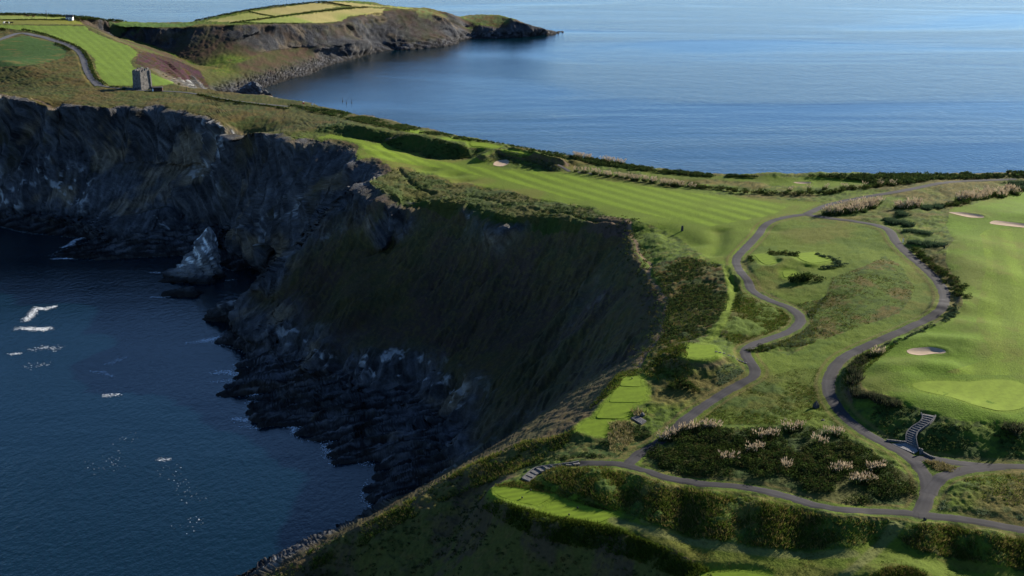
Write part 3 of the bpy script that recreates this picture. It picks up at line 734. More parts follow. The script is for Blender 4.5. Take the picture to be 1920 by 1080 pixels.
# wilder ground of the neck and the west edge
wild = smooth(560, 640, VY) * (1 - smooth(1000, 1080, VY))
cw = mix(np.tile(C_OLIVE * .95, (len(VX), 1)), C_BROWN * .85, tuft(0.44, 0.62, p1) * 0.8)
cw = mix(cw, C_DARKG * 1.3, tuft(0.5, 0.64, p2) * 0.6); cw = mix(cw, C_STRAW * .7, tuft(0.6, 0.75, p3) * 0.4)
c = mix(c, cw * .85, wild)
# heath on the west slope
inwest = pip(QX, QY, WESTPOLY) * smooth(-45, -60, VX * 0 - 50 - 20 * (VY < 560)) if False else pip(QX, QY, WESTPOLY).astype(np.float32)
infront = pip(QX, QY, FRONTPOLY).astype(np.float32)
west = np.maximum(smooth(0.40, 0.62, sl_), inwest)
ch = mix(np.tile(C_HEATH, (len(VX), 1)), col(.034, .036, .013), tuft(0.45, 0.62, p2) * 0.7)
ch = mix(ch, C_BROWN * 0.75, tuft(0.5, 0.7, p3) * 0.55); ch = mix(ch, C_HEATHER * .8, tuft(0.55, 0.7, p1) * 0.35)
ch = mix(ch, C_STRAW * .45, tuft(.58, .7, fbm(VX + 13, VY, .9, 2)) * .5)
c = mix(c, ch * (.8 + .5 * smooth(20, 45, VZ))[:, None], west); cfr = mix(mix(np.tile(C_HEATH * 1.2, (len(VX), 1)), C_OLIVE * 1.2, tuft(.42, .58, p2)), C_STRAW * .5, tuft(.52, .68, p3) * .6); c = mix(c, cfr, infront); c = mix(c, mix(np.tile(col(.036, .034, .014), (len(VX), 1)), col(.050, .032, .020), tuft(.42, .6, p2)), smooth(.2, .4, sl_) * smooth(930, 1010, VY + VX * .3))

def put(poly, colour, amount=1.0, hard=False):
    m = pip(VX if hard else QX, VY if hard else QY, poly)
    if m.any():
        cc = colour[m] if np.ndim(colour) == 2 else np.tile(colour, (m.sum(), 1))
        am = amount[m][:, None] if np.ndim(amount) == 1 else amount
        c[m] = c[m] * (1 - am) + cc * am
    return m

M_CLASS = {}
stripe = np.sin((VX * 0.86 + VY * 0.51) / 7.2 * 2 * np.pi) ; stripe = np.clip(stripe * 1.6, -1, 1) * (0.4 + 0.8 * fbm(VX, VY, 30, 2))
stripe2 = np.clip(np.sin((VX * 0.95 - VY * 0.3) / 8.0 * 2 * np.pi) * 1.6, -1, 1) * (0.4 + 0.8 * fbm(VX + 9, VY, 30, 2))
worn = tuft(0.46, 0.66, p1)
semi = mix(np.tile(C_SEMI, (len(VX), 1)), C_BROWN * 1.3, worn * 0.38); semi = mix(semi, C_FAIR, tuft(0.5, 0.66, p2) * 0.5)
fair = C_FAIR[None] * (1.04 + 0.27 * stripe)[:, None]; fair = mix(fair, C_SEMI * 1.08, worn * 0.5); fair = fair * (0.9 + 0.2 * p3)[:, None]
fair2 = C_FAIR[None] * (1.0 + 0.12 * stripe2)[:, None]; fair2 = mix(fair2, C_BROWN * 1.3, tuft(0.5, 0.7, p2) * 0.35); fair2 = mix(fair2, C_SEMI, worn * .45)
M_CLASS['fair1'] = put(FAIR1, semi, hard=True)
put(FAIR1_IN, fair, 1.0)
M_CLASS['fair2'] = put(FAIR2, semi * col(.95, 1.08, .9), hard=True); put(FAIR2_IN, fair2)
M_CLASS['fair3'] = put(FAIR3, mix(np.tile(C_FAIR * .85, (len(VX), 1)), C_OLIVE, worn * .5))
loopc = mix(semi * .9, C_DARKG * 1.6, tuft(.5, .68, p2) * .45)
put(LOOP, loopc); put(LOWFIELD, mix(semi * .78, C_DARKG * 1.4, tuft(.46, .66, p2) * .7))
put(LOWFAIR, mix(semi * .85, C_BROWN, tuft(.45, .65, p2) * .45))
tri = mix(np.tile(C_ROUGH, (len(VX), 1)), C_BROWN * 1.1, tuft(.48, .62, p2) * .8); tri = mix(tri, C_DARKG * 1.3, tuft(.5, .65, p3) * .7)
put(TRIROUGH, tri); put(BANK_R, mix(np.tile(C_DARKG * 1.2, (len(VX), 1)), C_ROUGH * 1.1, tuft(.45, .62, p2) * .85))
bg_ = mix(np.tile(C_DARKG * 1.5, (len(VX), 1)), C_ROUGH, tuft(.42, .6, p3) * .8); bg_ = mix(bg_, C_STRAW * .55, tuft(.52, .68, p2) * .5)
put(BERMG, bg_); put(BERMG2, bg_)
for g in GULLEYS:
    put(g, mix(mix(np.tile(C_OLIVE, (len(VX), 1)), C_DARKG, tuft(.4, .58, p2)), C_BROWN * col(1.15, .9, .8), tuft(.5, .66, p3) * .7))
put(PATH_E, mix(np.tile(C_ROUGH, (len(VX), 1)), C_OLIVE * 1.2, tuft(.45, .6, p2)))
put(DRYP, mix(np.tile(C_STRAW * .8, (len(VX), 1)), C_OLIVE, tuft(.5, .65, p3)))
for b_ in (BANK1, BANK2): put(b_, mix(np.tile(C_DARKG * 1.15, (len(VX), 1)), C_OLIVE, tuft(.52, .68, p3) * .6))
put(TEE_SKIRT, mix(np.tile(C_DARKG * 1.3, (len(VX), 1)), C_OLIVE * 1.3, tuft(.45, .62, p3)))
put(GORSE, mix(np.tile(C_DARKG, (len(VX), 1)), C_OLIVE, tuft(.45, .62, p2) * .8))
hb = mix(np.tile(C_OLIVE, (len(VX), 1)), C_DARKG * 1.2, tuft(.44, .6, p2) * .8); hb = mix(hb, col(.085, .05, .045), tuft(.5, .66, fbm(VX, VY + 60, 12, 3)) * smooth(470, 430, VY) * .9)
put(HEATH_BAND, hb)
put(HEATHER, col(.62, .5, .55) * mix(mix(np.tile(C_HEATHER * 1.25, (len(VX), 1)), C_BROWN * .7, tuft(.46, .6, p2) * .9), C_DARKG, tuft(.48, .62, p3) * .7))
mow = (.93 + .14 * (np.sin((VX * .9 + VY * .44) * 2 * np.pi / 6) > 0))[:, None]
fa = mow * col(.082, .125, .016)[None] * (0.85 + .3 * fbm(VX, VY, 5, 3))[:, None]
M_CLASS['field_a'] = put(FIELD_A, fa); M_CLASS['field_b'] = put(FIELD_B, mix(np.tile(col(.030, .062, .013), (len(VX), 1)), C_STRAW * .6, tuft(.62, .75, fbm(VX * .4, VY, 4, 3)) * .7))
put(FIELD_C, mix(np.tile(C_ROUGH * 1.4, (len(VX), 1)), C_BROWN * 1.4, .5)); put(FIELD_D, mix(np.tile(col(.13, .16, .04), (len(VX), 1)), C_STRAW * 1.3, tuft(.45, .55, p4)))
put(FIELD_E, col(.06, .105, .022))
straw = col(.23, .20, .075)
mow2 = (.86 + .28 * fbm(VX * .25 + VY * .1, VY, 9, 3))[:, None].astype(np.float32)
for P_ in (FARF_A, FARF_B, FARF_D):
    put(P_, mow2 * mix(np.tile(col(.17, .185, .045), (len(VX), 1)), straw, tuft(.4, .6, p4)))
put(FARF_C, mow2 * mix(np.tile(col(.15, .18, .04), (len(VX), 1)), straw * 1.05, tuft(.42, .6, p4)))
put(FARCAP, mix(np.tile(col(.085, .10, .03), (len(VX), 1)), C_BROWN, tuft(.45, .6, p2))); put(FARISLE, mix(np.tile(col(.062, .08, .022), (len(VX), 1)), C_BROWN, tuft(.5, .6, p2)))

# pale dry fringe where mown ground meets the rough, and along the asphalt
fr = np.zeros(len(VX), np.float32)
pm = samp(PATHM, VX, VY)
fr = np.maximum(fr, smooth(.15, .5, pm) * (1 - smooth(.7, .98, pm)))
c = mix(c, C_STRAW * .62, fr * (.35 + .5 * p3))

# mown collar round tees and green
for P_ in [t_[0] for t_ in TEEW.values()] + [hitp([tuple(q) for q in spline(GREEN, 4, True)], True, 12)]:
    idx = np.nonzero((VX > P_[:, 0].min() - 5) & (VX < P_[:, 0].max() + 5) & (VY > P_[:, 1].min() - 5) & (VY < P_[:, 1].max() + 5))[0]
    d = dist_line(VX[idx], VY[idx], P_, True)
    c[idx] = mix(c[idx], C_FAIR * 1.0, (1 - smooth(.5, 2.4, d + 1.6 * (p3[idx] - .5))) * .95)

# trodden earth path along the west edge
EARTH = [hitp(q, False, 6) for q in ([(1180, 413), (1181, 425), (1186, 442), (1194, 460), (1196, 471), (1210, 489), (1224, 495)], [(1217, 506), (1218, 520), (1240, 545), (1251, 566), (1247, 585), (1241, 605), (1242, 622), (1225, 645), (1205, 670), (1198, 690)], [(60, 184), (76, 190), (88, 196), (95, 200)], [(1224, 495), (1217, 506)])]
for E_ in EARTH:
    m = (VX > E_[:, 0].min() - 4) & (VX < E_[:, 0].max() + 4) & (VY > E_[:, 1].min() - 4) & (VY < E_[:, 1].max() + 4)
    idx = np.nonzero(m)[0]
    d = dist_line(VX[idx] + jx[idx] * .3, VY[idx] + jy[idx] * .3, E_)
    w_ = 1 - smooth(.3, .85, d)
    c[idx] = mix(c[idx], C_EARTH * (.7 + .6 * p3[idx])[:, None], w_ * .9)
    VZ[idx] -= .3 * (1 - smooth(.3, 1.6, d))
GRASSWAY = hitp([(1362, 500), (1366, 515), (1368, 530), (1373, 545), (1370, 565), (1360, 590), (1352, 610), (1335, 632), (1320, 645)], False, 6)
m = (VX > GRASSWAY[:, 0].min() - 5) & (VX < GRASSWAY[:, 0].max() + 5) & (VY > GRASSWAY[:, 1].min() - 5) & (VY < GRASSWAY[:, 1].max() + 5)
idx = np.nonzero(m)[0]; d = dist_line(VX[idx], VY[idx], GRASSWAY); c[idx] = mix(c[idx], C_SEMI * 1.05, 1 - smooth(.9, 1.8, d))
WALK = [hitp(q, False, 8) for q in ([(1684, 990), (1650, 1025), (1610, 1060), (1570, 1090)], [(1150, 975), (1200, 990), (1280, 1012), (1400, 1032), (1520, 1042), (1600, 1040)])]
for W_ in WALK:
    m = (VX > W_[:, 0].min() - 5) & (VX < W_[:, 0].max() + 5) & (VY > W_[:, 1].min() - 5) & (VY < W_[:, 1].max() + 5)
    idx = np.nonzero(m)[0]; d = dist_line(VX[idx], VY[idx], W_); c[idx] = mix(c[idx], col(.10, .105, .035), (1 - smooth(.7, 1.7, d)) * .7)

# bare rock: steep faces, the foot of the cliffs, wet dark shelves, white streaks below the nesting ledges
fr1 = fbm3(VX, VY, VZ * .5, 11.0, 4, .6)
westcl = smooth(480, 530, VY - VX * .2) * (1 - farl)
grassy = smooth(.47 + .09 * westcl, .6 + .09 * westcl, fr1) * smooth(8, 26, VZ)
farland = smooth(930, 1010, VY + VX * .3)
rockm = steep * (1 - grassy * (.75 - .2 * farland)) 
rockm = np.maximum(rockm, shelf * smooth(.05, .3, ra) * (1 - smooth(3.0, 7.0, VZ) * .5))
rockm = np.maximum(rockm, inwest * smooth(505, 530, VY - VX * .25) * smooth(.2, .45, sl_) * (1 - grassy * .4))
rockm = np.maximum(rockm, lowc * (1 - .5 * grassy))
rockm *= 1 - pip(QX, QY, HEATHER)
rockm = np.maximum(rockm, smooth(.5, .9, sl_) * (1 - smooth(10, 18, VZ + 10 * (fr1 - .5))) * farland)
rc = mix(np.tile(C_ROCK, (len(VX), 1)), C_ROCKL, tuft(.52, .72, fbm3(VX + VZ * .4, VY, VZ * .16, 6.0, 3, .5)) * .5)
rc = mix(rc, C_ROCK * .45, tuft(.52, .66, fbm3(VX, VY + 50, VZ, 8.0, 3)) * .7)
rc = mix(rc, col(.19, .14, .08), tuft(.55, .72, fbm3(VX + 20, VY, VZ, 14.0, 3)) * .5)
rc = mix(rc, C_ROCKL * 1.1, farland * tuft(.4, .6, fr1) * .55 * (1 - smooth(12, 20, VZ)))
bedc = (VX * .8 - VY * .6) * .62 + VZ * .55 + 0.5 * (fbm3(VX, VY, VZ, 22.0, 2) - .5)
stri = .62 * fbm(bedc, VZ * .08 + VY * .03, .9, 4, .7) + .38 * fbm3(VX + VZ * .5, VY + VZ * .25, VZ * .06, 1.5, 4, .7)
rc = rc * (1 + (np.clip((stri - .5) * 3.8, -.6, .8)) * (1 - .4 * farland))[:, None]
guano = tuft(.60, .72, fbm3(VX * 1.0 + VZ * .5, VY * 1.0, VZ * .22, 3.2, 3, .6)) * tuft(.50, .66, fbm3(VX, VY, VZ * .4, 26.0, 2))
rc = mix(rc, col(.62, .62, .60), guano * .45 * (1 - farland) * smooth(3, 9, VZ))
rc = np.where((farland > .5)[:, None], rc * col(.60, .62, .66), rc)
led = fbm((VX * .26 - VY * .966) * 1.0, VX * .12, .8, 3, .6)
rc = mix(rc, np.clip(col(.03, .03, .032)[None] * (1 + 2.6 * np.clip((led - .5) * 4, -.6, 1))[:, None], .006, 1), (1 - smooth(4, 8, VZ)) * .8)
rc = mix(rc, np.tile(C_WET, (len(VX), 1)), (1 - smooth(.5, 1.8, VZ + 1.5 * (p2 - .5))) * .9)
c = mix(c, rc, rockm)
c = np.clip(c, .004, .9)
alpha = np.clip(rockm, 0, 1)

# ------------------------------------------------------------------ materials
def new_mat(name):
    m = bpy.data.materials.new(name); m.use_nodes = True
    nt = m.node_tree; b = nt.nodes['Principled BSDF']
    return m, nt, b
def mathn(nt, op, a, b=None, c_=None):
    n = nt.nodes.new('ShaderNodeMath'); n.operation = op
    for i, v in enumerate((a, b, c_)):
        if v is None: continue
        if isinstance(v, (int, float)): n.inputs[i].default_value = v
        else: nt.links.new(v, n.inputs[i])
    return n.outputs[0]
def noise(nt, vec, scale, detail=4, rough=.55, dist=0):
    n = nt.nodes.new('ShaderNodeTexNoise'); n.inputs['Scale'].default_value = scale; n.inputs['Detail'].default_value = detail
    n.inputs['Roughness'].default_value = rough; n.inputs['Distortion'].default_value = dist
    if vec is not None: nt.links.new(vec, n.inputs['Vector'])
    return n.outputs['Fac']
def ramp(nt, fac, *stops):
    n = nt.nodes.new('ShaderNodeValToRGB'); e = n.color_ramp.elements
    e[0].position, e[0].color = stops[0][0], (*stops[0][1], 1); e[1].position, e[1].color = stops[-1][0], (*stops[-1][1], 1)
    for p, cc in stops[1:-1]:
        x = e.new(p); x.color = (*cc, 1)
    nt.links.new(fac, n.inputs[0]); return n.outputs[0]
def bump(nt, h, strength, dist, bsdf):
    n = nt.nodes.new('ShaderNodeBump'); n.inputs['Distance'].default_value = dist
    if isinstance(strength, (int, float)): n.inputs['Strength'].default_value = strength
    else: nt.links.new(strength, n.inputs['Strength'])
    nt.links.new(h, n.inputs['Height']); nt.links.new(n.outputs[0], bsdf.inputs['Normal'])
def mulcol(nt, a, fac, lo, hi):
    mr = nt.nodes.new('ShaderNodeMapRange'); mr.inputs['To Min'].default_value = lo; mr.inputs['To Max'].default_value = hi
    mr.inputs['From Min'].default_value = .25; mr.inputs['From Max'].default_value = .75
    nt.links.new(fac, mr.inputs['Value'])
    vm = nt.nodes.new('ShaderNodeVectorMath'); vm.operation = 'SCALE'
    nt.links.new(a, vm.inputs[0]); nt.links.new(mr.outputs[0], vm.inputs['Scale'])
    return vm.outputs[0]

def mottled(name, colour, lo=.75, hi=1.25, scale=1.0, rough=.9, bstr=.3, bdist=.1, spec=.15):
    m, nt, b = new_mat(name)
    geo = nt.nodes.new('ShaderNodeNewGeometry')
    rgb = nt.nodes.new('ShaderNodeRGB'); rgb.outputs[0].default_value = (*colour, 1)
    nt.links.new(mulcol(nt, rgb.outputs[0], noise(nt, geo.outputs['Position'], scale, 5, .65), lo, hi), b.inputs['Base Color'])
    b.inputs['Roughness'].default_value = rough; b.inputs['Specular IOR Level'].default_value = spec
    if bstr: bump(nt, noise(nt, geo.outputs['Position'], scale * 3, 4, .6), bstr, bdist, b)
    return m

def ground_mat():
    m, nt, b = new_mat('ground')
    at = nt.nodes.new('ShaderNodeAttribute'); at.attribute_name = 'Col'
    geo = nt.nodes.new('ShaderNodeNewGeometry')
    f = noise(nt, geo.outputs['Position'], 1.6, 5, .7)
    nt.links.new(mulcol(nt, at.outputs['Color'], f, .72, 1.3), b.inputs['Base Color'])
    b.inputs['Roughness'].default_value = .95; b.inputs['Specular IOR Level'].default_value = .08
    mp = nt.nodes.new('ShaderNodeMapping'); mp.inputs['Scale'].default_value = (.8, .8, .22); mp.inputs['Rotation'].default_value = (0, .35, 0)
    nt.links.new(geo.outputs['Position'], mp.inputs['Vector'])
    h1 = noise(nt, mp.outputs[0], .9, 6, .68, .4)
    h2 = noise(nt, geo.outputs['Position'], 2.2, 4, .65)
    ml = nt.nodes.new('ShaderNodeMix'); ml.data_type = 'FLOAT'
    nt.links.new(at.outputs['Alpha'], ml.inputs[0]); nt.links.new(mathn(nt, 'MULTIPLY', h2, .25), ml.inputs[2]); nt.links.new(mathn(nt, 'MULTIPLY', h1, 2.2), ml.inputs[3])
    bump(nt, ml.outputs[0], .7, 1.0, b)
    return m
M_GROUND = ground_mat()

def link(name, me, parent=None, **props):
    o = bpy.data.objects.new(name, me); COL.objects.link(o)
    if parent is not None: o.parent = parent
    for k, v in props.items():
        o[k] = v
    return o

def mesh_np(name, V, Fq, mat=None, smooth_=True, colors=None, mats=None, fmat=None):
    """V (n,3), Fq list of (k, m) int arrays with m = 3 or 4"""
    me = bpy.data.meshes.new(name)
    Fs = [f for f in (Fq if isinstance(Fq, list) else [Fq]) if len(f)]
    me.vertices.add(len(V)); me.vertices.foreach_set('co', np.ascontiguousarray(V, np.float32).ravel())
    loops = np.concatenate([f.ravel() for f in Fs]); tot = np.concatenate([np.full(len(f), f.shape[1]) for f in Fs])
    start = np.concatenate([[0], np.cumsum(tot)[:-1]])
    me.loops.add(len(loops)); me.loops.foreach_set('vertex_index', loops.astype(np.int32))
    me.polygons.add(len(tot)); me.polygons.foreach_set('loop_start', start.astype(np.int32)); me.polygons.foreach_set('loop_total', tot.astype(np.int32))
    me.update(calc_edges=True)
    me.polygons.foreach_set('use_smooth', np.full(len(tot), smooth_))
    if colors is not None:
        a = me.color_attributes.new('Col', 'FLOAT_COLOR', 'POINT')
        a.data.foreach_set('color', np.ascontiguousarray(colors, np.float32).ravel())
    for mm in (mats or ([mat] if mat else [])):
        me.materials.append(mm)
    if fmat is not None:
        me.polygons.foreach_set('material_index', fmat.astype(np.int32))
    me.validate()
    return me

# split the sheet into the pieces of the setting
V = np.column_stack([VX, VY, VZ]).astype(np.float32)
RGBA = np.column_stack([c, alpha]).astype(np.float32)
ii = np.arange(NA - 1)[:, None] * NR + np.arange(NR - 1)[None]
Q = np.stack([ii, ii + NR, ii + NR + 1, ii + 1], axis=-1).reshape(-1, 4)
Q = Q[(V[Q, 2].max(axis=1) > -1.2)]
pu, pv = proj(V[:, 0], V[:, 1], V[:, 2])
vis = (pu > -130) & (pu < 2050) & (pv < 1200)
Q = Q[vis[Q].any(axis=1)]
fc = V[Q].mean(axis=1)
cls = np.zeros(len(Q), int)
rockq = alpha[Q].mean(axis=1) > .5
steepq = (sl_[Q].mean(axis=1) > .45)
cls[steepq & (fc[:, 1] < 900)] = 1
cls[rockq & (fc[:, 1] < 900)] = 1
cls[(fc[:, 1] + fc[:, 0] * .30) > 965] = 2
cls[M_CLASS['fair1'][Q].all(axis=1) & (cls == 0)] = 3
cls[M_CLASS['fair2'][Q].all(axis=1) & (cls == 0)] = 4
for k, (nm, lab) in enumerate([('ground', 'rough grass and heath covering the headland'), ('cliff', 'dark shaded sea cliff and heath slope dropping to the water'), ('far_headland', 'farmed headland with rocky cliffs across the bay'),
                               ('fairway', 'striped mown fairway running along the cliff top'), ('fairway', 'smooth bright green fairway beside the putting green')]):
    q = Q[cls == k]
    u_, inv = np.unique(q, return_inverse=True)
    me = mesh_np(nm, V[u_], inv.reshape(-1, 4), M_GROUND, True, RGBA[u_])
    link(nm, me, kind='structure', label=lab)
print('terrain tris', len(Q) * 2)

# ------------------------------------------------------------------ the sea
def sea_mat():
    m, nt, b = new_mat('sea')
    geo = nt.nodes.new('ShaderNodeNewGeometry'); pos = geo.outputs['Position']
    def mapped(rot, sx, sy):
        mp = nt.nodes.new('ShaderNodeMapping'); mp.inputs['Rotation'].default_value = (0, 0, rot); mp.inputs['Scale'].default_value = (sx, sy, 1)
        nt.links.new(pos, mp.inputs['Vector']); return mp.outputs[0]
    b.inputs['Base Color'].default_value = (.0004, .0075, .0125, 1)
    b.inputs['IOR'].default_value = 1.333
    b.inputs['Specular IOR Level'].default_value = .5
    b.inputs['Specular Tint'].default_value = (1, .98, .97, 1)
    calm = noise(nt, mapped(.25, .0016, .0065), 1.0, 4, .55, .6)           # slicks and cat's-paws
    mr = nt.nodes.new('ShaderNodeMapRange'); mr.inputs['From Min'].default_value = .44; mr.inputs['From Max'].default_value = .64
    mr.inputs['To Min'].default_value = 1.0; mr.inputs['To Max'].default_value = .3; nt.links.new(calm, mr.inputs['Value'])
    w1 = noise(nt, mapped(.35, .9, .33), .22, 4, .6, .3)
    w2 = noise(nt, mapped(-.5, .6, .4), .9, 4, .65)
    sw = noise(nt, mapped(.3, .35, 1.0), .055, 2, .5)
    hgt = mathn(nt, 'ADD', mathn(nt, 'MULTIPLY', w1, 1.2), mathn(nt, 'ADD', mathn(nt, 'MULTIPLY', w2, 1.5), mathn(nt, 'MULTIPLY', sw, .8)))
    bump(nt, mathn(nt, 'MULTIPLY', hgt, mr.outputs[0]), 1.0, .21, b)
    mr2 = nt.nodes.new('ShaderNodeMapRange'); mr2.inputs['From Min'].default_value = .48; mr2.inputs['From Max'].default_value = .60
    mr2.inputs['To Min'].default_value = .12; mr2.inputs['To Max'].default_value = .05; nt.links.new(calm, mr2.inputs['Value'])
    nt.links.new(mr2.outputs[0], b.inputs['Roughness'])
    return m
bm = bmesh.new()
S = 30000
vs = [bm.verts.new(p) for p in ((-S, -2000, 0), (S, -2000, 0), (S, S, 0), (-S, S, 0))]
bm.faces.new(vs)
me = bpy.data.meshes.new('sea'); bm.to_mesh(me); bm.free(); me.materials.append(sea_mat())
link('sea', me, kind='structure', label='rippled blue sea around the headland')

# ------------------------------------------------------------------ paths, tees, green, sand
def sheet_z(x, y, lift):
    return gh(x, y) + lift + 0.00008 * np.maximum(0, np.asarray(y) - 220)

def path_mat(name, colour):
    m, nt, b = new_mat(name); geo = nt.nodes.new('ShaderNodeNewGeometry'); at = nt.nodes.new('ShaderNodeAttribute'); at.attribute_name = 'Col'
    f = mathn(nt, 'ADD', mathn(nt, 'MULTIPLY', noise(nt, geo.outputs['Position'], .35, 4, .6), .6), mathn(nt, 'MULTIPLY', noise(nt, geo.outputs['Position'], 3.5, 4, .7), .4))
    nt.links.new(mulcol(nt, at.outputs['Color'], f, .6, 1.4), b.inputs['Base Color']); b.inputs['Roughness'].default_value = .93; b.inputs['Specular IOR Level'].default_value = .2
    bump(nt, noise(nt, geo.outputs['Position'], 6, 4, .65), .3, .04, b)
    return m
M_PATH = path_mat('asphalt', None)
M_OLD = mottled('asphalt', (.036, .034, .040), .55, 1.5, .45, .92, .3, .05)
M_ROAD = mottled('road_tarmac', (.07, .07, .076), .8, 1.2, .5)
def strip(name, P, w, mat, lift, label, kind='structure'):
    T = np.gradient(P, axis=0); T /= np.linalg.norm(T, axis=1)[:, None] + 1e-9
    Nn = np.column_stack([-T[:, 1], T[:, 0]])
    n = len(P); k = 7
    off = np.linspace(-.5, .5, k)
    wv = w * (1 + .10 * (fbm(P[:, 0] + 3, P[:, 1], 6, 2) - .5))
    ed = np.zeros((n, k)); ed[:, 0] = -(fbm(P[:, 0] * 1.0, P[:, 1] + 40, 1.1, 3, .7) - .5) * .55; ed[:, -1] = (fbm(P[:, 0] + 80, P[:, 1], 1.1, 3, .7) - .5) * .55
    X = P[:, None, 0] + Nn[:, None, 0] * (off[None] * wv[:, None] + ed); Y = P[:, None, 1] + Nn[:, None, 1] * (off[None] * wv[:, None] + ed)
    Z = sheet_z(X, Y, lift); Z[:, 0] -= .10; Z[:, -1] -= .10
    Vv = np.stack([X, Y, Z], -1).reshape(-1, 3)
    i = np.arange(n - 1)[:, None] * k + np.arange(k - 1)[None]
    q = np.stack([i, i + 1, i + k + 1, i + k], -1).reshape(-1, 4)[:, ::-1]
    cr = .62 * np.array([[.062, .056, .046], [.034, .032, .036], [.044, .042, .046], [.036, .034, .038], [.044, .042, .046], [.034, .032, .036], [.062, .056, .046]])
    pat = .85 + .35 * (fbm(P[:, 0], P[:, 1], 14, 2) > .52)
    cc = (cr[None] * pat[:, None, None]).reshape(-1, 3)
    return link(name, mesh_np(name, Vv, q, mat, True, np.column_stack([cc, np.ones(len(cc))])), kind=kind, label=label)
PLAB = {'west': 'dark asphalt cart path winding down past the tee mounds', 'south': 'dark asphalt cart path along the crest of the long grassy bank', 'east': 'dark asphalt cart path curving round the right of the rough hollow',
        'fork_upper': 'upper arm of the asphalt fork below the stone stairs', 'fork_lower': 'lower arm of the asphalt fork under the triangular bed', 'right': 'asphalt path leaving the junction at the lower right',
        'north': 'asphalt path running away past the pampas toward the hedge', 'crest': 'short asphalt path between two dune ridges', 'crest_b': 'short asphalt path in front of the pampas row', 'road': 'grey lane curving down beside the far field', 'track': 'grey track passing the ruined tower'}
for n_, (k, (P, w)) in enumerate(PATHW.items()):
    strip('road' if k == 'road' else ('track' if k == 'track' else 'cart_path'), P, w, M_ROAD if k in ('road', 'track') else M_PATH, .07 + .005 * n_ if k not in ('road', 'track') else .16, PLAB[k])

def rings(P, zfun, nr=7, skirt=0.0):
    P = np.asarray(P)[:, :2]; c0 = P.mean(0); n = len(P)
    fr = np.linspace(1, 0, nr + 1)[:-1] ** .8
    V_ = [np.column_stack([*(c0 + (P - c0) * f).T, zfun(*(c0 + (P - c0) * f).T)]) for f in fr]
    if skirt:
        b = V_[0].copy(); b[:, 2] -= skirt; V_ = [b] + V_
    m = len(V_)
    V_ = np.vstack(V_ + [np.array([[c0[0], c0[1], float(zfun(np.array([c0[0]]), np.array([c0[1]]))[0])]])])
    i = np.arange(n); j = (i + 1) % n
    qs = np.vstack([np.column_stack([r * n + i, r * n + j, (r + 1) * n + j, (r + 1) * n + i]) for r in range(m - 1)])
    tr = np.column_stack([(m - 1) * n + i, (m - 1) * n + j, np.full(n, m * n)])
    area = 0.5 * np.sum(P[:, 0] * np.roll(P[:, 1], -1) - np.roll(P[:, 0], -1) * P[:, 1])
    if area < 0:
        qs = qs[:, ::-1]; tr = tr[:, ::-1]
    return V_, [qs, tr]

def mown_mat(name, colour, rot, period, amt):
    m, nt, b = new_mat(name)
    geo = nt.nodes.new('ShaderNodeNewGeometry')
    mp = nt.nodes.new('ShaderNodeMapping'); mp.inputs['Rotation'].default_value = (0, 0, rot); nt.links.new(geo.outputs['Position'], mp.inputs['Vector'])
    wv = nt.nodes.new('ShaderNodeTexWave'); wv.inputs['Scale'].default_value = 1 / period; wv.inputs['Distortion'].default_value = .5; nt.links.new(mp.outputs[0], wv.inputs['Vector'])
    f = mathn(nt, 'ADD', mathn(nt, 'MULTIPLY', wv.outputs['Fac'], amt), mathn(nt, 'MULTIPLY', noise(nt, geo.outputs['Position'], .9, 5, .65), 1 - amt))
    rgb = nt.nodes.new('ShaderNodeRGB'); rgb.outputs[0].default_value = (*colour, 1)
    nt.links.new(mulcol(nt, rgb.outputs[0], f, .78, 1.22), b.inputs['Base Color'])
    b.inputs['Roughness'].default_value = .95; b.inputs['Specular IOR Level'].default_value = .08
    bump(nt, noise(nt, geo.outputs['Position'], 5, 3, .6), .15, .05, b)
    return m
M_TEE = mown_mat('tee_turf', (.105, .155, .010), 1.2, 9, .1); M_TEE2 = mown_mat('tee_turf_striped', (.102, .152, .010), 1.35, 6, .3); M_GREEN = mown_mat('green_turf', (.138, .190, .019), .6, 14, .1)
TLAB = {'tee_a': 'small tee box farthest up the cliff-edge row of four', 'tee_b': 'second tee box of the cliff-edge row, beside the mound shadow', 'tee_c': 'third tee box of the cliff-edge row, beside the tan tussock', 'tee_d': 'nearest tee box of the cliff-edge row, above the dark bank',
        'tee_e': 'striped tee box on the corner under the curved steps', 'tee_f': 'long pale tee box beside the striped one', 'tee_g': 'square bright tee box on top of the mound', 'tee_h': 'tee box left of the gorse mound inside the path loop', 'tee_i': 'tee box behind the gorse mound inside the path loop',
        'tee_j': 'small tee box among dark bushes inside the path loop', 'tee_k': 'farthest tee box along the ridge above the dark bank', 'tee_l': 'second tee box along the ridge above the dark bank', 'tee_m': 'third tee box along the ridge above the dark bank', 'tee_n': 'nearest tee box along the ridge', 'tee_o': 'tee box cut by the bottom edge'}
for k, (P, cf) in TEEW.items():
    Vv, Fq = rings(P, lambda x, y: cf[0] * x + cf[1] * y + cf[2] + .0 + .00012 * np.maximum(0, P[:, 1].mean() - 250), 3, .5)
    link('tee_box', mesh_np('tee_box', Vv, Fq, M_TEE2 if k in ('tee_e', 'tee_f') else M_TEE, False), kind='structure', label=TLAB[k])
GP = hitp([tuple(p) for p in spline(GREEN, 4, True)], True, 12)
Vv, Fq = rings(GP, lambda x, y: sheet_z(x, y, .045), 14, 0)
link('putting_green', mesh_np('putting_green', Vv, Fq, M_GREEN), kind='structure', label='pale smooth putting green above the stone stairs')
M_SAND = mottled('bunker_sand', (.30, .225, .155), .8, 1.15, .8, .95, .2, .05)
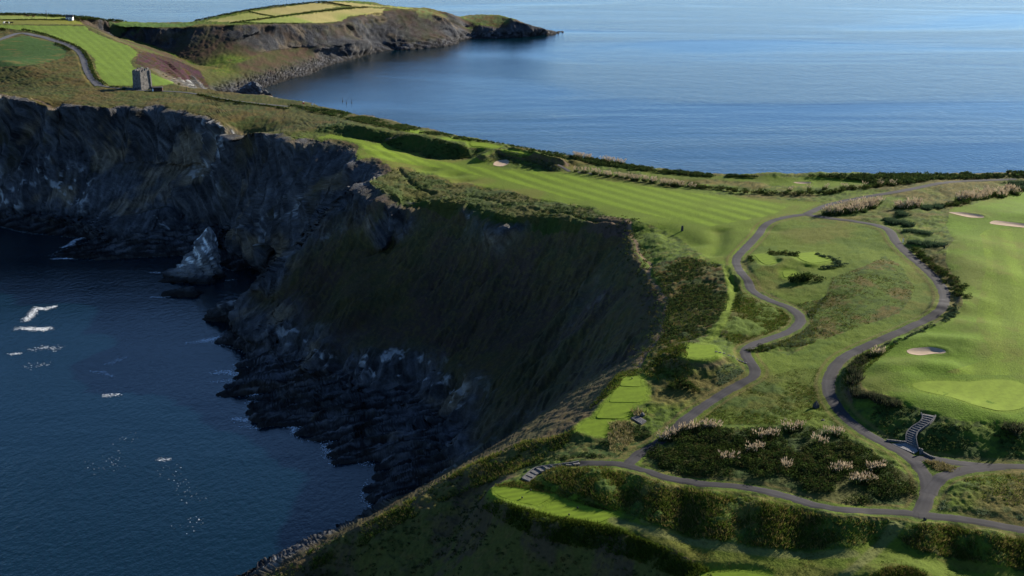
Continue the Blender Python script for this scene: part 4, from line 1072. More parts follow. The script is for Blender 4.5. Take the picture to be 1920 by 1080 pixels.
BLAB = {'bunker_a': 'pale sand bunker beside the putting green', 'bunker_b': 'thin sand bunker below the far right shrubs', 'bunker_c': 'sand bunker cut by the right edge', 'bunker_d': 'round bunker under the dune ridge', 'bunker_e': 'narrow bunker on the green strip before the sea hedge'}
for k, P in BUNKW.items():
    Vv, Fq = rings(P, lambda x, y: sheet_z(x, y, .05), 9)
    link('bunker_sand', mesh_np('bunker_sand', Vv, Fq, M_SAND), kind='structure', label=BLAB[k])

# ------------------------------------------------------------------ foliage
def leaf_mat(name, rough=.8, trans=.4):
    m = bpy.data.materials.new(name); m.use_nodes = True; nt = m.node_tree
    for n in list(nt.nodes): nt.nodes.remove(n)
    out = nt.nodes.new('ShaderNodeOutputMaterial'); at = nt.nodes.new('ShaderNodeAttribute'); at.attribute_name = 'Col'
    d = nt.nodes.new('ShaderNodeBsdfDiffuse'); t = nt.nodes.new('ShaderNodeBsdfTranslucent'); mx = nt.nodes.new('ShaderNodeMixShader')
    mx.inputs[0].default_value = trans
    nt.links.new(at.outputs['Color'], d.inputs['Color']); nt.links.new(at.outputs['Color'], t.inputs['Color'])
    nt.links.new(d.outputs[0], mx.inputs[1]); nt.links.new(t.outputs[0], mx.inputs[2]); nt.links.new(mx.outputs[0], out.inputs['Surface'])
    return m
M_LEAF = leaf_mat('foliage'); M_PLUME = leaf_mat('plume', .9, .4)

def rnd(a, b, n):
    return rng.uniform(a, b, n)
def blades(P, h, w, nb, lean, pal, jitter=.25):
    """tufts of grass: every blade one triangle. P (n,3), h and w (n,), pal (m,3) colours"""
    n = len(P); N = n * nb
    base = np.repeat(P, nb, 0); hh = np.repeat(h, nb) * rnd(.6, 1.15, N); ww = np.repeat(w, nb) * rnd(.7, 1.3, N)
    az = rnd(0, 2 * np.pi, N); r0 = np.sqrt(rng.random(N)) * np.repeat(w, nb) * 1.2
    base = base + np.column_stack([np.cos(az) * r0, np.sin(az) * r0, np.zeros(N) - .06])
    az2 = az + rnd(-.6, .6, N); ln = hh * rnd(lean * .3, lean, N)
    tip = base + np.column_stack([np.cos(az2) * ln, np.sin(az2) * ln, hh])
    pa = rnd(0, np.pi, N); dx = np.column_stack([np.cos(pa) * ww * .3, np.sin(pa) * ww * .3, np.zeros(N)])
    V_ = np.stack([base - dx, base + dx, tip], 1).reshape(-1, 3)
    cc = pal[rng.integers(0, len(pal), n)]; cc = np.repeat(cc, nb, 0) * rnd(1 - jitter, 1 + jitter, N)[:, None]
    cc = np.repeat(cc, 3, 0)
    return V_, np.arange(3 * N).reshape(-1, 3), np.column_stack([cc, np.ones(len(cc))])

def leaves(C, R, nl, size, pal, squash=.75, jitter=.3, per_pal=True):
    """leafy clumps: C (n,3) centres, R (n,) radii, nl leaf-sized faces on the outside of each"""
    n = len(C); N = n * nl
    d = rng.normal(size=(N, 3)); d[:, 2] = np.abs(d[:, 2]) * .9 - .18; d /= np.linalg.norm(d, axis=1)[:, None]
    rr_ = np.repeat(R, nl) * rnd(.62, 1.12, N)
    p = np.repeat(C, nl, 0) + d * rr_[:, None] * np.array([1, 1, squash])
    s = np.repeat(R, nl) ** .5 * size * rnd(.6, 1.4, N)
    a = rng.normal(size=(N, 3)) + d * .2; a /= np.linalg.norm(a, axis=1)[:, None]
    nrm = d + rng.normal(size=(N, 3)) * .55; b = np.cross(nrm, a); b /= np.linalg.norm(b, axis=1)[:, None] + 1e-9
    a = np.cross(b, nrm); a /= np.linalg.norm(a, axis=1)[:, None] + 1e-9
    V_ = np.stack([p - a * s[:, None] * .6, p + b * s[:, None] * .45, p + a * s[:, None], p - b * s[:, None] * .45], 1).reshape(-1, 3)
    cc = pal[rng.integers(0, len(pal), n)]; cc = np.repeat(cc, nl, 0) * rnd(1 - jitter, 1 + jitter, N)[:, None]
    cc = np.repeat(cc, 4, 0)
    return V_, np.arange(4 * N).reshape(-1, 4), np.column_stack([cc, np.ones(len(cc))])

def cat(*parts):
    Vs, Fs, Cs = [], {3: [], 4: []}, []; o = 0
    for v_, f_, c_ in parts:
        Vs.append(v_); Fs[f_.shape[1]].append(f_ + o); Cs.append(c_); o += len(v_)
    return np.vstack(Vs), [np.vstack(f) for f in Fs.values() if f], np.vstack(Cs)
def leaf_obj(name, parts, mat=None, parent=None, **props):
    v_, f_, c_ = cat(*parts)
    return link(name, mesh_np(name, v_, f_, mat or M_LEAF, False, c_), parent, **props)

def scatter(poly, n):
    lo, hi = poly.min(0), poly.max(0); out = np.zeros((0, 2))
    while len(out) < n:
        q = rng.uniform(lo, hi, (n * 2, 2)); out = np.vstack([out, q[pip(q[:, 0], q[:, 1], poly)]])
    return out[:n]
def on_ground(q, dz=0.0):
    return np.column_stack([q, gh(q[:, 0], q[:, 1]) + dz])
def along(pts, n, jitter):
    P = hitp(pts, False, 8)[:, :2]
    s = np.concatenate([[0], np.cumsum(np.hypot(*np.diff(P, axis=0).T))])
    q = (np.arange(n) + rnd(.2, .8, n)) / n * s[-1]
    return np.column_stack([np.interp(q, s, P[:, 0]), np.interp(q, s, P[:, 1])]) + rng.normal(size=(n, 2)) * jitter

PAL_GORSE = np.array([[.022, .038, .009], [.028, .047, .011], [.040, .056, .013], [.017, .030, .010], [.05, .048, .018]])
PAL_SCRUB = np.array([[.026, .046, .014], [.034, .055, .016], [.045, .058, .018], [.022, .036, .014]])
PAL_LONG = np.array([[.048, .074, .010], [.062, .080, .012], [.095, .084, .025], [.034, .056, .009], [.125, .10, .034]])
PAL_DRY = np.array([[.17, .14, .065], [.14, .12, .05], [.20, .17, .085], [.10, .095, .03]])
PAL_GREY = np.array([[.075, .10, .055], [.09, .11, .065], [.06, .085, .04]])
PAL_BLUE = np.array([[.032, .055, .030], [.042, .066, .034], [.028, .047, .024]])
PAL_FLAX = np.array([[.022, .032, .016], [.030, .040, .018], [.045, .048, .025], [.06, .055, .035]])

# the gorse thicket in the middle of the path loop
q = scatter(GORSE, 4200)
dens = fbm(q[:, 0], q[:, 1], 7, 3); edge = dist_line(q[:, 0], q[:, 1], GORSE, True)
u_, v_ = proj(q[:, 0], q[:, 1], gh(q[:, 0], q[:, 1]))
keep = (edge > .6) & (dens + .10 * smooth(0, 5, edge) - .22 * smooth(880, 925, v_) > .42)
q = q[keep]; edge = edge[keep]
lift = (-.1 + 1.5 * fbm(q[:, 0] + 5, q[:, 1], 2.6, 3)) * smooth(0, 3.5, edge)
leaf_obj('gorse_thicket', [leaves(on_ground(q) + np.column_stack([0 * lift, 0 * lift, lift]), rnd(.35, 1.05, len(q)), 20, .24, PAL_GORSE, .9, .45)], kind='stuff', label='dark gorse thicket covering the island between the cart paths')
# scrub along the crest of the east coast
SCRUB = [plan((540, 197), (640, 210), (760, 236), (870, 259), (1000, 281), (1060, 291), (1060, 297), (1000, 290), (930, 276), (870, 266), (760, 246), (680, 232), (640, 222), (560, 205)),
         plan((1060, 292), (1200, 314), (1350, 329), (1420, 331), (1420, 334), (1330, 333), (1200, 322), (1100, 306)),
         plan((1515, 331), (1640, 328), (1760, 323), (1920, 320), (1990, 320), (1990, 333), (1900, 333), (1830, 336), (1760, 337), (1705, 344), (1650, 346), (1600, 338))]
for poly, nn, rad, lab in zip(SCRUB, (2300, 900, 1700), (.9, .9, 1.15), ('dark scrub along the left crest of the east shore', 'dark scrub behind the pampas rows by the sea', 'dense dark hedge scrub along the right skyline')):
    q = scatter(poly, nn); q = q[fbm(q[:, 0], q[:, 1], 11, 3) > .40]
    leaf_obj('scrub', [leaves(on_ground(q, .45), rnd(.5, 1.15, len(q)) * rad, 14, .42, PAL_SCRUB)], kind='stuff', label=lab)
# gully and bank undergrowth, heath bushes
for poly, nn, rad, pal, lab in [(GULLEYS[0], 1500, .65, PAL_SCRUB, 'dark undergrowth on the bank above the cliff path'), (TEE_SKIRT, 700, .6, PAL_SCRUB, 'dark bushes on the bank under the nearest cliff-edge tee'),
                                (BANK_R, 900, .45, PAL_SCRUB, 'low green scrub on the bank beside the stone stairs'), (HEATH_BAND, 900, .7, PAL_SCRUB, 'heath bushes along the edge of the cliff-top fairway'), (BANK1, 500, .55, PAL_SCRUB, 'dark scrub on the long bank above the fairway'), (BANK2, 300, .55, PAL_SCRUB, 'dark scrub on the bank behind the far green'),
                                (FRONTPOLY, 2600, .5, np.vstack([PAL_SCRUB, PAL_LONG[2:3] * .6]), 'heath tussocks on the shaded slope in front of the spur')]:
    q = scatter(poly, nn); q = q[fbm(q[:, 0], q[:, 1], 8, 3) > .46]
    dst = np.min([np.min(np.hypot(q[:, None, 0] - P_[None, ::2, 0], q[:, None, 1] - P_[None, ::2, 1]), axis=1) - w_ for P_, w_ in PATHW.values()], axis=0)
    q = q[dst > .3]
    for A_, B_ in STAIRW.values():
        q = q[np.min(np.hypot(q[:, None, 0] - (A_ + B_)[None, :, 0] / 2, q[:, None, 1] - (A_ + B_)[None, :, 1] / 2), axis=1) > 2.2]
    leaf_obj('undergrowth', [leaves(on_ground(q, .1), rnd(.5, 1.1, len(q)) * rad, 13, .34, pal)], kind='stuff', label=lab)

# heath spilling over the broken edge beside the cliff path
eq = along([(1000, 400), (1060, 402), (1120, 412), (1178, 416), (1184, 445), (1196, 478), (1212, 505), (1236, 548), (1250, 575), (1242, 610), (1226, 645), (1203, 680)], 620, 2.6)
leaf_obj('undergrowth', [leaves(on_ground(eq, .1), rnd(.3, .85, len(eq)), 13, .32, np.vstack([PAL_SCRUB, PAL_LONG[2:3] * .7]))], kind='stuff', label='heath bushes spilling over the broken cliff edge beside the earth path')

# long grass: banks, rough, verges
def grass_field(poly, n, h0, h1, w, nb, lean, pal, thr=.0, label='', clear=True):
    q = scatter(poly, n)
    if thr: q = q[fbm(q[:, 0] + 7, q[:, 1], 6, 3) > thr]
    if clear: q = q[(samp(PATHM, q[:, 0], q[:, 1]) < .55) & (samp(ROUGH, q[:, 0], q[:, 1]) > .12)]
    leaf_obj('long_grass', [blades(on_ground(q), rnd(h0, h1, len(q)), rnd(.6, 1.3, len(q)) * w, nb, lean, pal)], kind='stuff', label=label)
grass_field(BERMG, 5200, .5, 1.1, .34, 5, 1.0, PAL_LONG * 1.15, 0, 'long grass on the big bank below the crest path')
grass_field(BERMG2, 2200, .5, 1.1, .34, 5, 1.0, PAL_LONG * 1.15, 0, 'long grass on the bank at the lower right corner')
grass_field(TRIROUGH, 2800, .15, .4, .28, 4, .6, PAL_LONG, 0, 'rough grass in the triangular patch inside the path loop')
grass_field(LOWFIELD, 6000, .12, .3, .22, 4, .6, PAL_LONG[:4], 0, 'rough grass on the field between the two cart paths')
grass_field(PATH_E, 4200, .2, .5, .28, 4, .7, PAL_LONG[[0, 1, 2, 3]], 0, 'rough grass between the cart path and the cliff path')
grass_field(GULLEYS[0], 4500, .25, .6, .28, 4, .8, np.vstack([PAL_LONG[:3], PAL_SCRUB]), 0, 'wild grass on the bank above the cliff path')
grass_field(plan((1750, 905), (1790, 890), (1830, 882), (1930, 880), (1990, 880), (1990, 1005), (1920, 988), (1850, 975), (1765, 962), (1745, 945)), 2200, .2, .45, .26, 4, .8, PAL_LONG[:3] * 1.1, 0, 'rough grass mound right of the path junction')
grass_field(plan((1748, 930), (1760, 940), (1850, 958), (1930, 970), (1990, 975), (1990, 1004), (1920, 990), (1850, 977), (1765, 963)), 1000, .35, .7, .3, 6, .8, PAL_GREY * 1.4, .42, 'pale grey grass fringe along the path at the lower right')
grass_field(LOWFAIR, 3500, .1, .25, .22, 4, .6, PAL_LONG[:3], .45, 'short rough grass at the bottom right')
grass_field(plan((1145, 792), (1180, 790), (1190, 800), (1185, 830), (1165, 850), (1145, 850), (1140, 820)), 380, .45, .85, .3, 6, .9, PAL_DRY * 1.25, 0, 'dry tan grass beside the nearest cliff-edge tee')
grass_field(plan((1346, 690), (1370, 680), (1392, 690), (1404, 705), (1380, 722), (1345, 720)), 420, .25, .5, .3, 5, .9, PAL_GREY * 1.3, 0, 'grey-green grass on the flank of the tee mound')
grass_field(plan((1100, 770), (1200, 700), (1270, 725), (1300, 700), (1280, 640), (1240, 640), (1200, 690), (1160, 700)), 2600, .3, .7, .28, 4, .8, PAL_LONG[:4], 0, 'long grass on the shaded front of the tee mound')
grass_field(plan((1560, 545), (1545, 565), (1520, 600), (1530, 640), (1500, 650), (1460, 650), (1425, 660), (1440, 640), (1500, 620), (1512, 590)), 1800, .35, .7, .3, 5, .7, np.vstack([PAL_GREY, PAL_LONG[:3]]), 0, 'tall pale grass along the inside bend of the path')
grass_field(plan((924, 912), (990, 896), (1050, 918), (1120, 948), (1180, 970), (1160, 962), (1100, 948), (1035, 926), (960, 913)), 1500, .2, .5, .25, 5, .7, PAL_LONG, 0, 'tufted grass between the striped tee and the bank')
grass_field(plan((930, 938), (1000, 958), (1040, 968), (1110, 980), (1150, 988), (1265, 1034), (1330, 1070), (1290, 1090), (1180, 1046), (1100, 1028), (1000, 1008), (940, 976), (905, 950)), 5200, .35, .85, .3, 5, .8, PAL_LONG[[0, 1, 3]], 0, 'long dark grass on the slope below the striped tee')
grass_field(plan((1078, 806), (1033, 822), (980, 829), (900, 864), (833, 900), (760, 943), (600, 1026), (500, 1080), (560, 1085), (700, 1010), (850, 930), (980, 880), (1060, 835)), 5200, .35, .9, .34, 5, .9, PAL_LONG * 1.35, .40, 'rough grass along the crest of the spur falling to the sea', clear=False)  # palette brightened so the crest reads as catching the sun
grass_field(plan((1620, 1090), (1660, 1066), (1700, 1062), (1735, 1075), (1740, 1095)), 1100, .3, .7, .3, 5, .8, PAL_LONG, 0, 'long grass on the small hump at the bottom edge')
grass_field(plan((1690, 640), (1660, 655), (1620, 660), (1580, 690), (1572, 760), (1600, 740), (1615, 700)), 1200, .25, .6, .28, 5, .7, PAL_LONG[:4], 0, 'rough grass between the path and the flax bushes')
grass_field(plan((900, 302), (925, 288), (958, 285), (1005, 296), (1050, 312), (1062, 322), (1030, 320), (985, 316), (960, 306)), 1500, .35, .7, .4, 5, .7, np.vstack([PAL_GREY, PAL_LONG[:2]]), 0, 'marram grass on the dune ridge behind the bunker')

# ------------------------------------------------------------------ plants that stand singly
def thing(name, label, cat_, loc, rotz=0.0, group=None):
    o = bpy.data.objects.new(name, None); COL.objects.link(o); o.empty_display_size = .3
    o.location = loc; o.rotation_euler = (0, 0, rotz); o['label'] = label; o['category'] = cat_
    if group: o['group'] = group
    return o
def at(u, v):
    p = hit([u], [v])[0]
    return p
def O(n): return np.zeros((n, 3))

def plume_geo(n, h0, h1, spread):
    a = rnd(0, 2 * np.pi, n); r = np.sqrt(rng.random(n)) * spread; h = rnd(h0, h1, n)
    bx = np.column_stack([np.cos(a) * r, np.sin(a) * r, h - .75]); parts = []
    lean = np.column_stack([np.cos(a) * .35 + rnd(-.3, .3, n), np.sin(a) * .35 + rnd(-.3, .3, n), np.ones(n)])
    for k_ in range(3):                                     # three crossed feathery blades per plume
        th = a + k_ * np.pi / 3; w = rnd(.06, .12, n)
        s = np.column_stack([np.cos(th) * w, np.sin(th) * w, 0 * w])
        p0 = bx; p1 = bx + lean * .32 + s; p2 = bx + lean * .72; p3 = bx + lean * .28 - s
        V_ = np.stack([p0, p1, p2, p3], 1).reshape(-1, 3)
        cc = np.array([.47, .38, .26]) * rnd(.8, 1.2, n)[:, None]
        parts.append((V_, np.arange(4 * n).reshape(-1, 4), np.column_stack([np.repeat(cc, 4, 0), np.ones(4 * n)])))
    return parts

NTH = ['leftmost', 'second from left', 'third from left', 'fourth from left', 'fifth from left', 'sixth from left']
def place(i, n):
    if n < 2 or n > 12: return ''
    if i == n - 1: return ', rightmost'
    if i < (n + 1) // 2: return ', ' + NTH[i]
    return ', ' + NTH[n - 1 - i].replace('left', 'right')
PAMPAS = []
for k in range(5):
    fo = cat(blades(np.zeros((26, 3)) + np.column_stack([rng.normal(size=(26, 2)) * .28, np.zeros(26)]), rnd(.8, 1.55, 26), np.full(26, .3), 5, .75, PAL_SCRUB * np.array([1.5, 1.45, 1.4])))
    pl = cat(*plume_geo(random.choice((20, 26, 34)), 1.2, 2.5, 1.15))
    PAMPAS.append((mesh_np('foliage', fo[0], fo[1], M_LEAF, False, fo[2]), mesh_np('plumes', pl[0], pl[1], M_PLUME, False, pl[2])))
def pampas(pos, label, group, s=1.0):
    t = thing('pampas_grass', label, 'pampas grass', (pos[0], pos[1], float(gh(pos[0], pos[1]))), random.uniform(0, 6.28), group)
    t['kind'] = 'thing'
    t.scale = (s * random.uniform(.85, 1.15),) * 2 + (s * random.uniform(.85, 1.15),)
    f_, p_ = random.choice(PAMPAS)
    link('foliage', f_, t); link('plumes', p_, t, kind='stuff')
    return t

def bush_mesh(pal, n, flat, size, nl=22, tall=1.0):
    C = rng.normal(size=(n, 3)) * np.array([.42, .42, .18]) + np.array([0, 0, .38 * tall]); C[:, 2] = np.abs(C[:, 2])
    p = [leaves(C, rnd(.3, .55, n), nl, size, pal, flat)]
    v_, f_, c_ = cat(*p)
    return mesh_np('foliage', v_, f_, M_LEAF, False, c_)
def spiky_mesh(pal, n, h, lean):
    b_ = blades(np.column_stack([rng.normal(size=(n, 2)) * .35, np.zeros(n)]), rnd(.6, 1.1, n) * h, np.full(n, .32), 6, lean, pal)
    v_, f_, c_ = cat(b_)
    return mesh_np('foliage', v_, f_, M_LEAF, False, c_)
BUSH = {'gorse': [bush_mesh(PAL_GORSE, 11, .85, .26) for _ in range(4)], 'grey': [bush_mesh(PAL_BLUE, 10, .6, .26) for _ in range(3)],
        'flax': [cat(blades(np.column_stack([rng.normal(size=(34, 2)) * .4, np.zeros(34)]), rnd(.9, 1.7, 34), np.full(34, .34), 6, .6, PAL_FLAX)) for _ in range(4)],
        'tussock': [spiky_mesh(PAL_DRY, 16, .8, .9) for _ in range(3)], 'blue': [spiky_mesh(PAL_BLUE * 1.15, 40, .9, .8) for _ in range(3)]}
BUSH['flax'] = [mesh_np('foliage', v_, f_, M_LEAF, False, c_) for v_, f_, c_ in BUSH['flax']]
CATN = {'gorse': ('gorse_bush', 'bush'), 'grey': ('shrub', 'shrub'), 'flax': ('flax_bush', 'bush'), 'tussock': ('tussock_grass', 'tussock'), 'blue': ('marram_clump', 'grass clump')}
def bush(kind, pos, label, group=None, s=(1, 1, 1)):
    nm, ct = CATN[kind]
    o = link(nm, random.choice(BUSH[kind]), label=label, category=ct)
    if group: o['group'] = group
    o['kind'] = 'thing'
    o.location = (pos[0], pos[1], float(gh(pos[0], pos[1])) - .05); o.rotation_euler = (0, 0, random.uniform(0, 6.28))
    j = random.uniform(.85, 1.15); o.scale = (s[0] * j, s[1] * j, s[2] * random.uniform(.85, 1.15))
    return o

# rows and patches of pampas grass
for pts, n, jit, lab, grp in [
    ([(1084, 322), (1130, 329), (1180, 336), (1240, 345), (1300, 353)], 34, .7, 'pampas grass in the long pale row along the far side of the fairway', 'pampas row along the fairway'),
    ([(1074, 291), (1112, 297)], 9, .7, 'pampas grass in the small patch on the left crest above the sea', 'pampas patch on the crest'),
    ([(1128, 299), (1172, 306)], 9, .7, 'pampas grass in the second patch on the crest above the sea', 'second pampas patch on the crest'),
    ([(1552, 402), (1580, 400), (1612, 390), (1648, 384)], 30, 1.7, 'pampas grass in the big plumed clump beside the path fork', 'big pampas clump beside the path fork'),
    ([(1685, 392), (1722, 388)], 12, 1.2, 'pampas grass at the left end of the far right row', 'pampas at the left end of the far right row'),
    ([(1798, 378), (1846, 372)], 16, 1.3, 'pampas grass in the middle of the far right row', 'pampas in the middle of the far right row'),
    ([(1850, 368), (1904, 362)], 18, 1.5, 'pampas grass near the right end of the far right row', 'pampas near the right end of the far right row'),
    ([(1242, 828), (1262, 818), (1290, 808), (1350, 803)], 17, .5, 'pampas grass along the front left edge of the gorse thicket', 'pampas along the front of the gorse thicket'),
    ([(1352, 868), (1382, 862)], 3, .3, 'pampas grass in the left trio inside the gorse thicket', 'left trio of pampas in the thicket'),
    ([(1402, 850), (1432, 842)], 4, .4, 'pampas grass in the second cluster inside the gorse thicket', 'second pampas cluster in the thicket'),
    ([(1412, 820), (1458, 820)], 5, .4, 'pampas grass on the upper edge of the gorse thicket', 'pampas on the upper edge of the thicket'),
    ([(1466, 806), (1508, 804)], 5, .4, 'pampas grass on the top edge of the thicket near its middle', 'pampas on the top edge of the thicket'),
    ([(1548, 815), (1580, 818)], 4, .4, 'pampas grass at the upper right edge of the thicket', 'pampas at the upper right of the thicket'),
    ([(1532, 834), (1546, 834)], 2, .3, 'pampas grass in the pair below the upper right edge of the thicket', 'pampas pair below the upper right edge'),
    ([(1464, 880), (1480, 878)], 2, .3, 'sparse pampas grass low in the middle of the thicket', 'sparse pampas pair in the thicket'),
    ([(1556, 888), (1592, 884)], 4, .4, 'pampas grass right of the thicket middle', 'pampas right of the thicket middle'),
    ([(1622, 884), (1660, 882)], 5, .3, 'pampas grass in the upper cluster at the right end of the thicket', 'upper pampas cluster at the right end'),
    ([(1602, 908), (1642, 902)], 5, .3, 'pampas grass in the lower cluster at the right end of the thicket', 'lower pampas cluster at the right end'),
    ([(1636, 668), (1650, 666)], 3, .4, 'pampas grass at the top of the flax row beside the bend', 'pampas at the top of the flax row'),
    ([(1470, 360), (1690, 346)], 7, .6, 'scattered pampas grass in the dark hedge behind the fairway end', 'scattered pampas in the dark hedge'),
]:
    q = along(pts, n, jit); u_, _ = proj(q[:, 0], q[:, 1], gh(q[:, 0], q[:, 1])); q = q[np.argsort(u_)]
    for i, p in enumerate(q):
        pampas(p, lab + place(i, n), grp, 1.45 if pts[0][1] < 410 and pts[0][0] > 1500 else (1.15 if pts[0][1] < 410 else 1.0))

def bushes(kind, pts, n, jit, lab, grp, s=(1, 1, 1)):
    q = along(pts, n, jit); u_, _ = proj(q[:, 0], q[:, 1], gh(q[:, 0], q[:, 1])); q = q[np.argsort(u_)]
    for i, p in enumerate(q):
        bush(kind, p, lab + place(i, n), grp if n > 1 else None, s)
bushes('gorse', [(1260, 347), (1340, 355), (1400, 362), (1480, 366), (1550, 363), (1605, 355), (1690, 345)], 44, .9, 'dark rounded bush in the hedge behind the far end of the fairway', 'hedge behind the fairway end', (1.7, 1.7, 1.6))
bushes('gorse', [(1100, 300), (1150, 308), (1240, 322), (1300, 326)], 20, .8, 'dark bush in the thin hedge along the east crest', 'thin hedge along the east crest', (1.6, 1.6, 1.3))
bushes('blue', [(1728, 392), (1772, 388)], 10, .9, 'blue-green grass clump left of the middle pampas in the far right row', 'blue-green clumps left of the middle pampas', (1.6, 1.6, 1.6))
bushes('gorse', [(1770, 388), (1815, 382)], 9, .9, 'dark green bush under the middle pampas in the far right row', 'dark bushes under the middle pampas', (1.6, 1.6, 1.5))
bushes('gorse', [(1848, 372), (1915, 358)], 9, .9, 'dark green bush under the right pampas in the far right row', 'dark bushes under the right pampas', (1.5, 1.5, 1.3))
bushes('blue', [(1900, 352), (1935, 345)], 8, 1.5, 'blue-green clump at the right edge below the sea hedge', 'blue-green clumps at the right edge', (2.2, 2.2, 2))
bushes('blue', [(1683, 404), (1700, 400)], 5, .8, 'blue-green clump under the left pampas of the far right row', 'blue-green clumps under the left pampas', (1.5, 1.5, 1.4))
bushes('blue', [(1660, 412), (1685, 418), (1706, 424)], 10, .9, 'blue-green clump of the upper mound left of the far bunkers', 'upper blue-green mound', (1.7, 1.7, 1.4))
bushes('blue', [(1702, 434), (1740, 438)], 8, .8, 'blue-green clump of the small mound above the path bend', 'small blue-green mound', (1.5, 1.5, 1.2))
bushes('blue', [(1708, 456), (1735, 458), (1762, 462)], 11, .9, 'blue-green clump of the long mound beside the black post', 'long blue-green mound', (1.7, 1.7, 1.5))
bushes('gorse', [(1714, 468), (1736, 486), (1758, 503), (1778, 520), (1794, 538), (1802, 558)], 34, .8, 'dark shrub in the hedge along the outside of the path bend', 'hedge outside the path bend', (1.25, 1.25, 1.2))
bushes('grey', [(1796, 572), (1788, 588), (1768, 603)], 10, .5, 'pale grey shrub at the low end of the hedge outside the bend', 'pale shrubs at the low end of the hedge', (1.0, 1.0, .9))
bushes('grey', [(1750, 610), (1705, 631), (1660, 648)], 16, .4, 'low grey-green tuft along the right verge of the path', 'low tufts on the right verge', (.75, .75, .6))
bushes('flax', [(1625, 668), (1612, 684), (1600, 694), (1606, 708), (1602, 722)], 9, .5, 'dark spiky flax bush on the bank inside the path bend', 'flax bushes on the bank', (1.25, 1.25, 1.25))
bushes('gorse', [(1630, 672), (1596, 702)], 5, .6, 'dark rounded bush among the flax on the bank', 'dark bushes among the flax', (1.3, 1.3, 1.3))
bushes('flax', [(1602, 738), (1625, 744), (1650, 750), (1676, 758)], 10, .4, 'spiky flax bush in the row under the putting green', 'flax row under the putting green', (1.1, 1.1, 1.1))
bush('flax', at(1902, 806), 'big dark flax bush on the lip of the bank near the right edge', None, (2.0, 2.0, 1.35)); bush('grey', at(1908, 818), 'grey shrub in front of the big flax bush near the right edge', None, (1.3, 1.3, 1))
bushes('gorse', [(1486, 530), (1505, 524), (1532, 526)], 9, .8, 'large dark gorse bush on the mound inside the path loop', 'dark gorse on the mound', (1.9, 1.9, 1.7))
bushes('gorse', [(1450, 474), (1498, 480)], 7, .7, 'dark bush in the low hedge behind the mound in the path loop', 'low hedge behind the mound', (1.5, 1.5, 1.1))
bushes('grey', [(1532, 478), (1560, 486), (1578, 497), (1560, 502), (1540, 504)], 14, .5, 'grey-green shrub round the tee behind the gorse mound', 'shrubs round the tee behind the mound', (1.2, 1.2, .9))
bushes('gorse', [(1405, 484), (1412, 490)], 3, .5, 'small dark bush left of the tee inside the loop', 'small bushes left of the tee', (1, 1, .8))
bushes('gorse', [(1255, 725), (1285, 722), (1302, 732)], 9, .8, 'dark bush below the front of the tee mound', 'dark bushes below the tee mound', (1.25, 1.25, 1.2))
bushes('gorse', [(1400, 660), (1425, 655), (1450, 652)], 7, .5, 'dark bush inside the lower hairpin of the path', 'dark bushes inside the hairpin', (1, 1, .7))
bush('tussock', at(1195, 776), 'large pale tussock between the third tee and the small steps', None, (2.0, 2.0, 1.9))
bushes('tussock', [(1742, 868), (1765, 871), (1786, 879), (1768, 882), (1752, 876)], 20, .35, 'tan tussock in the triangular bed at the path fork', 'tussocks in the triangular bed', (.85, .85, .8))
bushes('gorse', [(205, 163), (216, 164), (240, 168)], 6, 1.0, 'low dark bush on the grass left of the ruined tower', 'low bushes left of the tower', (1.5, 1.5, 1.0))
bushes('gorse', [(332, 158), (338, 159)], 2, .6, 'dark bush at the foot of the far field right of the tower', 'dark bushes right of the tower', (1.5, 1.5, 1.6))

# hedges of the farmland
def hedge(pts, w, h, label, n, pal=PAL_GORSE):
    q = along(pts, n, w * .3)
    o = leaf_obj('hedge', [leaves(on_ground(q, h * .35), rnd(.7, 1.2, n) * h, 12, .5, pal, .8)], label=label, category='hedge')
hedge([(366, 40), (420, 28), (470, 19), (520, 10), (600, 2)], 1.6, 1.3, 'long hedge along the skyline of the far headland fields', 260)
hedge([(436, 43), (520, 32), (580, 24), (640, 17), (690, 14)], 1.6, 1.1, 'hedge running through the middle of the far headland fields', 230)
hedge([(467, 22), (490, 27), (514, 31)], .8, .7, 'thin hedge dividing the two upper far headland fields', 60)
hedge([(596, 2), (620, 6), (640, 10), (660, 13)], 1.6, 1.2, 'hedge at the upper right of the far headland fields', 90)
hedge([(432, 43), (480, 44), (515, 45), (560, 45)], 1.0, .8, 'dark hedge along the cliff side of the far fields', 110)
hedge([(0, 27), (80, 29), (150, 33), (232, 41)], 2.5, 1.6, 'dark hedge on the skyline of the left fields', 260)
hedge([(0, 38), (60, 37.5), (128, 38)], 1.2, .9, 'dark hedge under the pale strip field at far left', 110)
hedge([(40, 56), (62, 60), (88, 67), (110, 75), (132, 83), (150, 92), (160, 102), (168, 116), (172, 132), (182, 150), (197, 160)], .9, 1.25, 'dark hedge following the lane beside the bright field', 260)
hedge([(105, 82), (120, 88), (133, 96)], .9, 1.1, 'short dark hedge on the inner side of the lane', 50)
hedge([(372, 178), (420, 189), (470, 196), (540, 205)], 1.4, .9, 'dark hedge beside the track right of the tower', 130)
hedge([(2, 56), (8, 57)], 1.5, 1.6, 'dark bushes at the far left lane bend', 14)
for p, r_ in (((140, 36), 2.2), ((150, 37), 2.4), ((158, 38), 2.0), ((133, 37), 1.6)):
    bush('gorse', at(*p), 'dark tree-like bush beside the white farm building', 'bushes beside the farm building', (r_ * 1.6, r_ * 1.6, r_ * 1.3))

